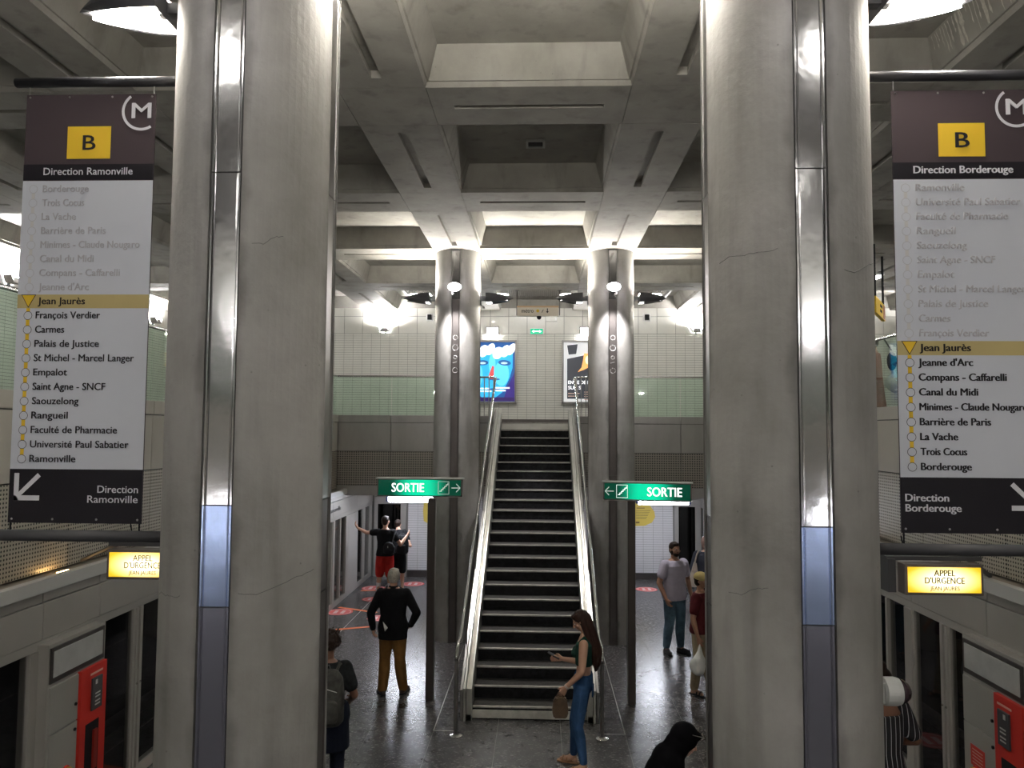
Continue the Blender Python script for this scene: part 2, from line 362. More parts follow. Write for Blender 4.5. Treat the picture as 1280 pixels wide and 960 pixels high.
# ---- coffered ceiling: coffers and beam undersides as parts
ZB = 6.88; ZC = 7.24; PX = 2.77; PY = 3.2; HX = 0.42; HY = 0.445
ceil = obj('ceiling', bx(-9.7, 9.7, -8, 20.5, 7.34, 7.5), m_ceil, kind='structure')
def coffer_mesh(wx, wy):
    bm = B(); ins = 0.12; lip = 0.05
    rings = []
    for (z, i) in ((ZB, 0), (ZB + lip, 0.012), (ZB + lip, 0.03), (ZC, ins)):
        rings.append([bm.verts.new((sx * (wx / 2 - i), sy * (wy / 2 - i), z)) for sx, sy in ((-1, -1), (1, -1), (1, 1), (-1, 1))])
    for a, b_ in zip(rings, rings[1:]):
        for k in range(4): bm.faces.new((a[k], a[(k + 1) % 4], b_[(k + 1) % 4], b_[k]))
    bm.faces.new(rings[-1])
    me = bpy.data.meshes.new('coffer'); bm.to_mesh(me); bm.free(); me.materials.append(m_ceil); return me
def slot_mesh(wx, wy, sx, sy, e=0.003):
    """beam underside with a shallow recessed slot"""
    bm = B(); q = lambda x, y, z: bm.verts.new((x, y, z))
    X, Y = wx / 2 - e, wy / 2 - e; x, y = sx / 2, sy / 2
    O = [q(-X, -Y, ZB), q(X, -Y, ZB), q(X, Y, ZB), q(-X, Y, ZB)]; I = [q(-x, -y, ZB), q(x, -y, ZB), q(x, y, ZB), q(-x, y, ZB)]
    T = [q(v.co.x * 0.97, v.co.y * 0.97, ZB + 0.06) for v in I]; U = [q(v.co.x, v.co.y, ZB + 0.4) for v in O]
    for k in range(4):
        j = (k + 1) % 4
        bm.faces.new((O[k], O[j], I[j], I[k])); bm.faces.new((I[k], I[j], T[j], T[k])); bm.faces.new((O[k], O[j], U[j], U[k]))
    bm.faces.new(T)
    me = bpy.data.meshes.new('beam'); bm.to_mesh(me); bm.free(); me.materials.append(m_ceil); return me
def node_mesh():
    bm = B(); box(bm, -HX + 0.003, HX - 0.003, -HY + 0.003, HY - 0.003, ZB, ZB + 0.4)
    me = bpy.data.meshes.new('beam_crossing'); bm.to_mesh(me); bm.free(); me.materials.append(m_ceil); return me
cw, ch = PX - 2 * HX, PY - 2 * HY
cm = coffer_mesh(cw, ch); lm = slot_mesh(2 * HX, ch, 0.10, ch * 0.82); xm = slot_mesh(cw, 2 * HY, cw * 0.77, 0.08); nm_ = node_mesh()
y_end = 17.05 + HY; che = 20.4 - y_end; cme = coffer_mesh(cw, che); lme = slot_mesh(2 * HX, che, 0.07, che * 0.8)
bxs = [-PX * 2.5 - PX + PX * k for k in range(8)]          # beam lines
for ix, xb in enumerate(bxs):
    for k in range(-3, 5):
        yb = 4.25 + PY * k
        link('beam_crossing', nm_, None, ceil, (xb, yb, 0))
        last = k == 4
        link('beam', lme if last else lm, None, ceil, (xb, (y_end + 20.4) / 2 if last else yb + PY / 2, 0))
        if ix < 7:
            link('cross_beam', xm, None, ceil, (xb + PX / 2, yb, 0))
            link('coffer', cme if last else cm, None, ceil, (xb + PX / 2, (y_end + 20.4) / 2 if last else yb + PY / 2, 0))
# white mineral drips on the coffer edge above the right banner
bm = B()
t = 0.09 / 0.31
def pp(z, y): return (3.705 - (z - ZB - 0.05) * t - 0.003, y, z)
for k in range(34):
    y = 5.25 + 0.048 * k + random.uniform(-.02, .02); l = random.uniform(0.06, 0.29); w_ = random.uniform(0.002, 0.007)
    if k in (9, 17, 24, 25): w_ = 0.016; l = 0.28
    L_, R_ = [], []
    for q in range(7):
        z = 7.22 - l * q / 6; c_ = y + random.uniform(-.006, .006); ww = w_ * (0.5 + random.random()) * (1.5 if q == 5 else 1) * (0.3 if q == 6 else 1)
        L_.append(bm.verts.new(pp(z, c_ - ww))); R_.append(bm.verts.new(pp(z, c_ + ww)))
    for q in range(6): bm.faces.new((L_[q], R_[q], R_[q + 1], L_[q + 1]))
obj('mineral_streaks', bm, m_stain, ceil, local=True, kind='stuff')
for k in range(9):
    pass
# ceiling vent in one coffer
r = root('ceiling_vent', (0.05, 10.0 - 0.65, ZC), 'small square vent grille in the dark middle ceiling coffer', 'vent')
bm = B()
for (a, b_, c, d) in ((-.12, .12, -.12, -.09), (-.12, .12, .09, .12), (-.12, -.09, -.09, .09), (.09, .12, -.09, .09)): box(bm, a, b_, c, d, -0.03, 0.0)
obj('frame', bm, m_ledge, r, local=True)
bm = B()
for k in range(5): box(bm, -.09, .09, -.08 + k * .035, -.065 + k * .035, -0.02, -0.004)
obj('grille', bm, m_darkgrey, r, local=True)
# louvre field next to the back wall
r = root('ceiling_louvre', (0, 18.9, 7.14), 'long dull metal slat grille under the ceiling against the back wall', 'grille')
bm = B()
box(bm, -3.35, 3.35, 1.43, 1.47, -0.02, 0.06)
box(bm, -3.35, -3.3, -1, 1.45, -0.02, 0.06); box(bm, 3.3, 3.35, -1, 1.45, -0.02, 0.06)
obj('frame', bm, m_ledge, r, local=True)
bm = B()
for k in range(132): box(bm, -3.3 + k * 0.05, -3.3 + k * 0.05 + 0.03, -0.95, 1.43, 0.01, 0.04)
o = obj('slats', bm, M('louvre_grey', (0.22, 0.2, 0.18), 0.6), r, local=True, kind='stuff')

# ================================================================== COLUMNS
R = 0.415
def column_shaft_mesh():
    pts = []; hw, dp = 0.078, 0.034
    for q in range(4):
        c = -PI / 2 + q * PI / 2; a0 = math.asin(hw / R)
        P = lambda rr, t: (rr * math.cos(c) - t * math.sin(c), rr * math.sin(c) + t * math.cos(c))
        rr = R * math.cos(a0)
        pts += [P(rr, -hw), P(rr - dp, -hw), P(rr - dp, hw), P(rr, hw)]
        for k in range(1, 14):
            a = c + a0 + (PI / 2 - 2 * a0) * k / 14; pts.append((R * math.cos(a), R * math.sin(a)))
    bm = B(); prism(bm, pts, 0.0, ZB); bmesh.ops.recalc_face_normals(bm, faces=bm.faces)
    me = bpy.data.meshes.new('shaft'); bm.to_mesh(me); bm.free(); me.materials.append(m_conc)
    for p in me.polygons: p.use_smooth = False
    return me
shaft = column_shaft_mesh()
def strip_mesh(z0, z1, mat):
    bm = B(); hw = 0.07; y0 = -R * 0.982 + 0.012; z0 += 0.003; z1 -= 0.003
    prof = [(-hw, y0 - 0.006), (-hw + 0.008, y0 - 0.006), (-hw + 0.014, y0), (-hw + 0.02, y0 - 0.003), (hw - 0.02, y0 - 0.003), (hw - 0.014, y0), (hw - 0.008, y0 - 0.006), (hw, y0 - 0.006), (hw, y0 + 0.015), (-hw, y0 + 0.015)]
    prism(bm, prof, z0, z1); bmesh.ops.recalc_face_normals(bm, faces=bm.faces)
    me = bpy.data.meshes.new('steel_strip'); bm.to_mesh(me); bm.free(); me.materials.append(mat); return me
def boat_mesh(kind):
    """leaf-shaped luminaire pointing +X, hung level; body / lower diffuser / upper lens"""
    L_, W_ = 0.50, 0.17; out = []
    for k in range(15):
        t = k / 14; out.append((0.05 + L_ * t, W_ * (1 - t ** 1.9) ** 0.75))
    ol = [(x, y) for x, y in out] + [(x, -y) for x, y in out[::-1][1:]]
    bm = B()
    if kind == 'body':
        rings = []
        for (sc, z) in ((0.86, -0.035), (0.84, -0.055), (0.9, -0.06), (1.0, 0.0), (0.97, 0.06), (0.9, 0.06), (0.88, 0.03)):
            rings.append([bm.verts.new((0.05 + (x - 0.05) * sc, y * sc, z * (0.12 + 0.88 * (abs(y) / W_ if 0.06 < x else 1)))) for x, y in ol])
        n = len(ol)
        for a, b_ in zip(rings, rings[1:]):
            for k in range(n): bm.faces.new((a[k], a[(k + 1) % n], b_[(k + 1) % n], b_[k]))
        box(bm, -0.06, 0.1, -0.03, 0.03, -0.03, 0.03); box(bm, -0.07, -0.04, -0.07, 0.07, -0.09, 0.09)
    else:
        if kind == 'low': ol = [(max(x, 0.17), y) for x, y in ol]
        z, sc = (-0.04, 0.845) if kind == 'low' else (0.056, 0.80)
        v = [bm.verts.new((0.05 + (x - 0.05) * sc, y * sc, z)) for x, y in ol]; v2 = [bm.verts.new((q.co.x, q.co.y, z + (0.012 if kind == 'low' else -0.012))) for q in v]
        bm.faces.new(v); bm.faces.new(v2[::-1]); n = len(v)
        for k in range(n): bm.faces.new((v[k], v[(k + 1) % n], v2[(k + 1) % n], v2[k]))
    bmesh.ops.remove_doubles(bm, verts=bm.verts, dist=1e-5)
    bmesh.ops.recalc_face_normals(bm, faces=bm.faces)
    me = bpy.data.meshes.new(kind); bm.to_mesh(me); bm.free(); return me
bb, bl, bu = boat_mesh('body'), boat_mesh('low'), boat_mesh('up')
bb.materials.append(m_darkgrey); bl.materials.append(m_warm); bu.materials.append(m_up)
bun = bu.copy(); bun.materials.clear(); bun.materials.append(m_upn); buo = bu.copy(); buo.materials.clear(); buo.materials.append(M('outer_uplight_lens', (1.0, 0.95, 0.85), emis=40.0)); bld = bl.copy(); bld.materials.clear(); bld.materials.append(m_darkgrey)
def marks(parent, loc, seed):
    """etched rings and ticks on the steel strip of a far column"""
    rd = random.Random(seed); bm = B()
    for z, rr in ((5.30, 0.04), (5.12, 0.05), (4.95, 0.03), (4.72, 0.045)):
        n = 20
        for k in range(n):
            if rd.random() < 0.12: continue
            a, b_ = 2 * PI * k / n, 2 * PI * (k + 1) / n
            tube(bm, [(loc[0] + rr * math.cos(a), loc[1] - R * 0.982 + 0.006, z + rr * math.sin(a)), (loc[0] + rr * math.cos(b_), loc[1] - R * 0.982 + 0.006, z + rr * math.sin(b_))], 0.004, 4)
    tube(bm, [(loc[0] - 0.04, loc[1] - R * 0.982 + 0.006, 4.85), (loc[0] + 0.03, loc[1] - R * 0.982 + 0.006, 4.87)], 0.006, 5)
    obj('etched_marks', bm, m_ledge, parent)
def column(x, y, label, joints, boatz, gl, far):
    c = root('concrete_column', (x, y, 0), label, 'column')
    link('shaft', shaft, None, c)
    zs = [0.0] + joints + [ZB - 0.02]
    for q in range(4):
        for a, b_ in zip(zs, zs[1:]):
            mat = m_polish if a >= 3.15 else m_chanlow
            if not far and abs(a - joints[0]) < 1e-6 and q == 0: mat = m_chanrefl
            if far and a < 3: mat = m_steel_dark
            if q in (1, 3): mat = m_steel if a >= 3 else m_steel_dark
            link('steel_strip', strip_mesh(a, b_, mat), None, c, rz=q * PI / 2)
    if far: marks(c, (x, y), int(10 + x))
    else:
        rd = random.Random(int(x * 10)); 
        for a0, a1, z0 in ((-2.55, -2.0, 2.86), (-1.3, -0.35, 2.9), (-1.25, -0.9, 4.55)) if x < 0 else ((-2.7, -1.95, 4.5), (-1.2, -0.5, 4.42), (-2.6, -2.1, 2.9)):
            P = []
            for q in range(15):
                a = a0 + (a1 - a0) * q / 14; z0 += rd.uniform(-.006, .012); P.append(((R + .0006) * math.cos(a), (R + .0006) * math.sin(a), z0))
            obj('hairline_crack', tube(B(), P, 0.0011, 4), m_darkgrey, c, local=True)
    # spotlight on the front strip
    s = root('column_spotlight', (x, y - R - 0.01, 6.16), gl[0], 'lamp')
    bm = B(); lathe(bm, [(0.03, 0.0), (0.03, -0.12), (0.085, -0.14), (0.095, -0.185), (0.08, -0.19)], axis='Y'); obj('housing', bm, m_steel, s, local=True, smooth=True)
    bm = B(); ellip(bm, (0, -0.20, 0), (0.115, 0.05, 0.075)); obj('lens', bm, m_spot, s, local=True, smooth=True)
    ld = bpy.data.lights.new('beam', 'SPOT'); ld.energy = 330 if far else 8; ld.spot_size = math.radians(82); ld.spot_blend = 0.75; ld.shadow_soft_size = 0.05; ld.color = (1, 0.97, 0.97)
    lo = bpy.data.objects.new('beam_light', ld); COL.objects.link(lo); lo.parent = s; lo.location = (0, -0.34, -0.09); lo.rotation_euler = (math.radians(9), 0, 0)
    for sx in (-1, 1):
        b = root('column_uplight', (x + sx * (R + 0.045), y, boatz + (0.25 if (not far and sx * x < 0) else 0.0)), gl[1 if sx < 0 else 2], 'lamp', None)
        for nm, me in (('body', bb), ('lower_diffuser', bld if (far or sx * x < 0) else bl), ('upper_lens', bun if (not far and sx * x < 0) else (bu if far else buo))):
            o = link(nm, me, None, b, rz=0 if sx > 0 else PI)
            if far: o.scale = (1, 1, 1.4)
    return c
column(-1.385, 3.97, 'massive near concrete column in front of the left route banner', [2.84, 3.31, 4.9], 5.93,
       ['round spotlight high on the near left column, above the frame'] + ['black leaf-shaped lamp with glowing underside on the outer side of the near left column', 'leaf-shaped lamp on the inner side of the near left column, above the frame'], False)
column(1.385, 3.97, 'massive near concrete column in front of the right route banner', [2.80, 3.24, 4.9], 5.93,
       ['round spotlight high on the near right column, above the frame'] + ['leaf-shaped lamp on the inner side of the near right column, above the frame', 'black leaf-shaped lamp with glowing underside on the outer side of the near right column'], False)
column(-1.385, 13.85, 'slimmer-looking distant concrete column left of the staircase', [2.9, 5.98, 6.3], 6.06,
       ['glaring round spotlight on the distant column left of the stairs'] + ['black leaf-shaped lamp on the left side of the distant column left of the stairs', 'black leaf-shaped lamp on the right side of the distant column left of the stairs'], True)
column(1.385, 13.85, 'slimmer-looking distant concrete column right of the staircase', [2.9, 5.98, 6.3], 6.06,
       ['glaring round spotlight on the distant column right of the stairs'] + ['black leaf-shaped lamp on the left side of the distant column right of the stairs', 'black leaf-shaped lamp on the right side of the distant column right of the stairs'], True)
# ceiling luminaires behind the viewer (the hall goes on there)
for k, (x, y) in enumerate(((-2.77, -2.6), (2.77, -2.6), (0, -3.2), (-2.77, 1.0), (2.77, 1.0), (0, 0.2))):
    r = root('ceiling_luminaire', (x, y, ZB), 'long ceiling luminaire behind the viewer, outside the frame', 'lamp', 'ceiling luminaires behind the viewer')
    obj('body', box(B(), -0.5, 0.5, -0.12, 0.12, -0.1, 0.0, bev=0.01), m_ledge, r, local=True)
    obj('diffuser', box(B(), -0.47, 0.47, -0.1, 0.1, -0.115, -0.1), m_rear, r, local=True)

# fill lamps added unseen behind the last cross beam to brighten the back wall
for k, x in enumerate((-6.9, -4.15 + 1.3, 0, 4.15 - 1.3, 6.9)):
    r = root('wall_fill_lamp', (x, 17.62, 7.08), 'added fill lamp hidden behind the last cross beam near the back wall', 'lamp', 'added fill lamps behind the last cross beam')
    obj('case', box(B(), -0.75, 0.75, -0.06, 0.0, -0.05, 0.05), m_ledge, r, local=True)
    obj('diffuser', box(B(), -0.72, 0.72, 0.0, 0.03, -0.045, 0.045), m_fill, r, local=True)

for s_, side in ((-1, 'left'), (1, 'right')):
    for y in (7.0, 11.7, 16.2):  # fill lamps added to light the galleries, hidden from view
        r = root('gallery_fill_lamp', (s_ * 6.93, y, ZB), 'long added fill lamp, out of view, over the %s gallery' % side, 'lamp', 'added fill lamps over the %s gallery' % side)
        obj('body', box(B(), -0.08, 0.08, -0.7, 0.7, -0.06, 0.0, bev=0.01), m_ledge, r, local=True)
        obj('diffuser', box(B(), -0.06, 0.06, -0.68, 0.68, -0.075, -0.06), m_fill, r, local=True)
    for y in (-3.5, -0.6):  # unseen fill lamps added to brighten the lower columns
        r = root('ledge_fill_lamp', (s_ * 4.17, y, 2.387), 'added fill lamp on the ledge of the %s screen wall, behind the viewer' % side, 'lamp', 'added ledge fill lamps of the %s screen wall' % side)
        obj('body', box(B(), -0.03, 0.03, -0.75, 0.75, 0.0, 0.03), m_ledge, r, local=True)
        obj('diffuser', box(B(), -0.025, 0.025, -0.72, 0.72, 0.03, 0.07), M('ledge_fill', (0.95, 0.95, 1.0), emis=40.0), r, local=True)

# ================================================================== GALLERY PARAPETS
ZS = 3.98; ZR = 4.83
def parapet(name, axis, pos, u0, u1, seams, label, glass_=True, low=2.38, perf=None, panel_mat=None, sgn=-1, lipmat=None):
    """fascia: lip, solid panels, perforated panels, lower band; glass above with a top rail. sgn: side the public sees"""
    r = root(name, (pos, (u0 + u1) / 2, low) if axis == 'Y' else ((u0 + u1) / 2, pos, low), label, 'railing')
    def pb(n, a, b_, c, d, mat, t=0.03, off=0.0, bev=0.004):
        p0, p1 = pos + sgn * off, pos + sgn * (off + t)
        lo, hi = min(p0, p1), max(p0, p1)
        bm = bx(a, b_, lo, hi, c, d, bev=bev) if axis == 'X' else bx(lo, hi, a, b_, c, d, bev=bev)
        return obj(n, bm, mat, r)
    us = [u0] + [s for s in seams if u0 < s < u1] + [u1]
    for a, b_ in zip(us, us[1:]):
        a += 0.004; b_ -= 0.004
        pb('lip_panel', a, b_, 3.825, ZS, lipmat or panel_mat, 0.045)
        pb('fascia_panel', a, b_, 3.20, 3.815, panel_mat)
        pb('perforated_panel', a, b_, low + (0.22 if axis == 'X' else 0.0), 3.19, perf, 0.03, 0.0)
        if axis == 'X': pb('lower_panel', a, b_, low, low + 0.215, panel_mat, 0.03)
        if glass_: pb('glass_pane', a + 0.004, b_ - 0.004, ZS, ZR - 0.02, m_glass, 0.012, -0.01, 0)
    if glass_: pb('top_rail', u0, u1, ZR - 0.02, ZR + 0.015, m_tube, 0.045, -0.025, 0.01)
    pb('backing', u0, u1, low + 0.02, 3.8, m_darkgrey, 0.02, -0.05, 0)
    return r
YB = 16.66
sm = [-4.35 + 1.45 * k for k in range(8)]
parapet('gallery_parapet', 'X', YB, -4.34, -0.88, [-3.13], 'steel fascia with green glass balustrade left of the stairs', False, 2.24, m_perfX, m_steel)
parapet('gallery_parapet', 'X', YB, 0.88, 4.34, [3.13], 'steel fascia with green glass balustrade right of the stairs', False, 2.24, m_perfX, m_steel)
rl = [o for o in COL.objects if o.name.startswith('gallery_parapet')]
for o, (a, s, b_) in zip(rl, ((-4.34, -3.13, -1.62), (1.62, 3.13, 4.34))):
    for u, v in ((a, s), (s, b_)): obj('glass_pane', bx(u + .006, v - .006, YB - .006, YB + .006, ZS, ZR - .02), m_glass, o)
    obj('top_rail', bx(a, b_, YB - .02, YB + .02, ZR - .02, ZR + .02, bev=.008), m_tube, o)
sd = [1.1 + 1.5 * k for k in range(-4, 11)]
parapet('gallery_parapet', 'Y', -4.32, -7, YB - 0.06, sd, 'long perforated fascia and glass balustrade of the left gallery, behind the left banner', True, 2.38, m_perfY, m_sidepanel, sgn=1)
parapet('gallery_parapet', 'Y', 4.32, -7, YB - 0.06, sd, 'long perforated fascia and glass balustrade of the right gallery, behind the right banner', True, 2.38, m_perfY, m_sidepanel, sgn=-1)
# barred guard rails beside the stair head
for s, side in ((-1, 'left'), (1, 'right')):
    r = root('bar_guardrail', (s * 1.25, YB, ZS), 'steel barred guard rail at the head of the stairs, %s side' % side, 'railing')
    obj('top_rail', tube(B(), [(s * 0.90, YB, 4.82), (s * 1.62, YB, 4.82)], 0.02), m_tube, r)
    for k in range(8):
        x = s * (0.90 + k * 0.1)
        obj('baluster', tube(B(), [(x, YB, ZS), (x, YB, 4.81)], 0.011, 8), m_steel, r)

# ================================================================== STAIRCASE
Y0, TR, RI = 10.0, 0.296, 0.16
st = root('staircase', (0, Y0, 0), 'straight black staircase with steel sides rising to the upper level', 'stairs')
def nz(y): return RI + (y - Y0) * RI / TR       # height of the nosing line
for n in range(1, 25):
    ya = Y0 + (n - 1) * TR; z = n * RI
    yb = ya + TR + 0.02 if n < 24 else 16.9
    if n == 1:
        o = obj('step', bx(-0.728, 0.728, ya, yb, 0.0, z - 0.012), m_rubber, st)
        obj('white_riser', bx(-0.73, 0.73, ya - 0.02, ya, 0.012, 0.118, bev=0.009), M('worn_white', (0.55, 0.54, 0.5), 0.5, var=0.25, scale=9), o)
    elif n == 24:
        o = obj('step', bx(-0.728, 0.728, ya, yb, z - RI + 0.01, z - 0.012), m_stringer, st)
    else:
        o = obj('step', bx(-0.728, 0.728, ya, yb, z - RI - 0.02, z - 0.012), m_rubber, st)
    obj('tread', bx(-0.728, 0.728, ya + 0.03, yb - 0.02, z - 0.012, z), m_tread, o)
    obj('nosing', bx(-0.728, 0.728, ya - 0.014, ya + 0.03, z - 0.02, z + 0.002, bev=0.004), m_nose, o)
y1 = 16.86
for s in (-1, 1):
    def sb(n, xa, xb, top, bot, mat, ya=9.93, yb=y1):
        bm = B(); prism(bm, [(ya, nz(ya) + bot), (yb, nz(yb) + bot), (yb, nz(yb) + top), (ya, nz(ya) + top)], min(s * xa, s * xb), max(s * xa, s * xb), 'X'); return obj(n, bm, mat, st)
    sb('side_band', 0.732, 0.80, 0.27, -0.22, m_stringer)
    sb('side_band', 0.808, 0.835, 0.295, -0.22, m_stringer, 9.9)
    sb('side_band', 0.845, 0.875, 0.28, -0.22, m_steel, 9.9)
    sb('side_groove', 0.79, 0.85, 0.20, -0.2, m_black, 9.95)
    bm = B(); prism(bm, [(9.93, 0.0), (16.6, 0.0), (16.6, nz(16.6) - 0.2), (9.93, nz(9.93) - 0.05)], min(s * 0.74, s * 0.87), max(s * 0.74, s * 0.87), 'X'); obj('side_cladding', bm, m_steel_dark, st)
    # handrail: post at the foot, bend, inclined rail, level end at the head
    bm = B(); x = s * 0.875
    obj('handrail_post', tube(B(), [(x, 9.42, 0.0), (x, 9.42, 0.88)], 0.024, 14), m_steel, st)
    obj('post_base', lathe(B(), [(0.075, 0.0), (0.075, 0.012), (0.04, 0.02), (0.03, 0.03)], (x, 9.42, 0.0)), m_tube, st, smooth=False)
    pts = [(x, 9.42, 0.88), (x, 9.44, 0.93), (x, 9.50, 0.99), (x, 9.62, 1.05)]
    pts += [(x, 9.9, nz(9.9) + 0.93), (x, 16.75, nz(16.75) + 0.93), (x, 16.95, 4.83), (x, 17.3, 4.83)]
    obj('handrail', tube(B(), pts, 0.024, 14), m_tube, st, smooth=True)
    for yy in (10.6, 12.0, 13.4, 14.8, 16.2):
        obj('rail_bracket', tube(B(), [(x, yy, nz(yy) + 0.91), (x * 0.985, yy, nz(yy) + 0.22)], 0.009, 8), m_steel, st)

# slim posts carrying the exit signs
for s, side in ((-1, 'left'), (1, 'right')):
    p = root('sign_post', (s * 1.37, 10.66, 0), 'slim dark steel post under the %s exit sign' % side, 'post')
    obj('post', bx(s * 1.37 - 0.052, s * 1.37 + 0.052, 10.60, 10.75, 0, 2.72, bev=0.006), M('post_brown', (0.10, 0.085, 0.08), 0.35, 0.6), p)
    obj('edge_strip', bx(s * 1.37 + s * -0.058, s * 1.37 + s * -0.050, 10.62, 10.70, 0, 2.72), m_steel, p)

# ================================================================== EXIT SIGNS
def exit_sign(cx, y, z, rz, flip, label):
    r = root('exit_sign', (cx, y, z), label, 'sign', None, rz)
    W_, H_ = 1.16, 0.235
    obj('case', box(B(), -W_ / 2, W_ / 2, -0.06, 0.06, -H_ / 2, H_ / 2, bev=0.004), m_steel_dark, r, local=True)
    obj('top_flange', box(B(), -W_ / 2 - 0.02, W_ / 2 + 0.02, -0.09, 0.08, H_ / 2, H_ / 2 + 0.014), m_ledge, r, local=True)
    obj('bottom_flange', box(B(), -W_ / 2 - 0.005, W_ / 2 + 0.005, -0.075, 0.07, -H_ / 2 - 0.008, -H_ / 2), m_steel, r, local=True)
    mg = bpy.data.materials.get('exit_green') or None
    if not mg:
        mg = bpy.data.materials.new('exit_green'); mg.use_nodes = True; nt = mg.node_tree; N = nt.nodes.new; L = nt.links.new
        p = nt.nodes['Principled BSDF']; p.inputs['Base Color'].default_value = (0.0, 0.05, 0.03, 1); p.inputs['Roughness'].default_value = 0.25
        tc = N('ShaderNodeTexCoord'); sp = N('ShaderNodeSeparateXYZ'); L(tc.outputs['Object'], sp.inputs[0])
        # the tube inside the case shines through most strongly around its middle
        a = N('ShaderNodeMath'); a.operation = 'ABSOLUTE'; L(sp.outputs['X'], a.inputs[0])
        mr = N('ShaderNodeMapRange'); mr.interpolation_type = 'SMOOTHSTEP'; mr.inputs[1].default_value = 0.08; mr.inputs[2].default_value = 0.40; mr.inputs[3].default_value = 1.25; mr.inputs[4].default_value = 0.07
        L(a.outputs[0], mr.inputs[0]); p.inputs['Emission Color'].default_value = (0.0, 0.50, 0.26, 1); L(mr.outputs[0], p.inputs['Emission Strength'])
    obj('green_panel', box(B(), -W_ / 2 + 0.015, W_ / 2 - 0.015, -0.066, -0.06, -H_ / 2 + 0.012, H_ / 2 - 0.012), mg, r, local=True)
    wl_ = M('sign_white_lit', (0.95, 1.0, 0.97), emis=1.1); wd = M('sign_white_dim', (0.62, 0.72, 0.66), emis=0.35)
    sx = -1 if flip else 1
    tx = B(); text(tx, 'SORTIE', 0.17, face_front(-0.16 if not flip else 0.23, -0.0675, -0.057), 0.022, 'CENTER', width=0.44 if not flip else 0.45)
    obj('lettering', tx, wl_, r, local=True)
    # pictogram squares: stairs, arrow
    xa, xb = (0.33, 0.495) if not flip else (-0.33, -0.495)
    bm = B(); lit = wd if not flip else M('sign_white_mid', (0.8, 0.95, 0.88), emis=0.8)
    n = 5; s0 = 0.022
    for k in range(n):
        x = xa - 0.055 + k * s0; zz = -0.05 + k * s0
        box(bm, x, x + s0 + 0.008, -0.0685, -0.067, zz, zz + 0.010); box(bm, x + s0, x + s0 + 0.009, -0.0685, -0.067, zz, zz + s0 + 0.008)
    for (a, b_, c, d) in ((-.075, .075, .082, .087), (-.075, .075, -.087, -.082), (-.075, -.07, -.087, .087), (.07, .075, -.087, .087)): box(bm, xa + a, xa + b_, -0.0685, -0.067, c, d)
    obj('stairs_pictogram', bm, lit, r, local=True)
    bm = B(); d = 1 if not flip else -1
    tube(bm, [(xb - d * 0.055, -0.068, 0), (xb + d * 0.055, -0.068, 0)], 0.006, 6)
    tube(bm, [(xb + d * 0.008, -0.068, 0.055), (xb + d * 0.06, -0.068, 0)], 0.006, 6); tube(bm, [(xb + d * 0.008, -0.068, -0.055), (xb + d * 0.06, -0.068, 0)], 0.006, 6)
    obj('arrow', bm, wd, r, local=True)
    return r
exit_sign(-1.52, 10.55, 2.88, 0.0, False, 'green lit exit sign with arrow pointing right, left of the stairs')
exit_sign(1.56, 10.45, 2.86, math.radians(-9), True, 'green lit exit sign with arrow pointing left, right of the stairs')

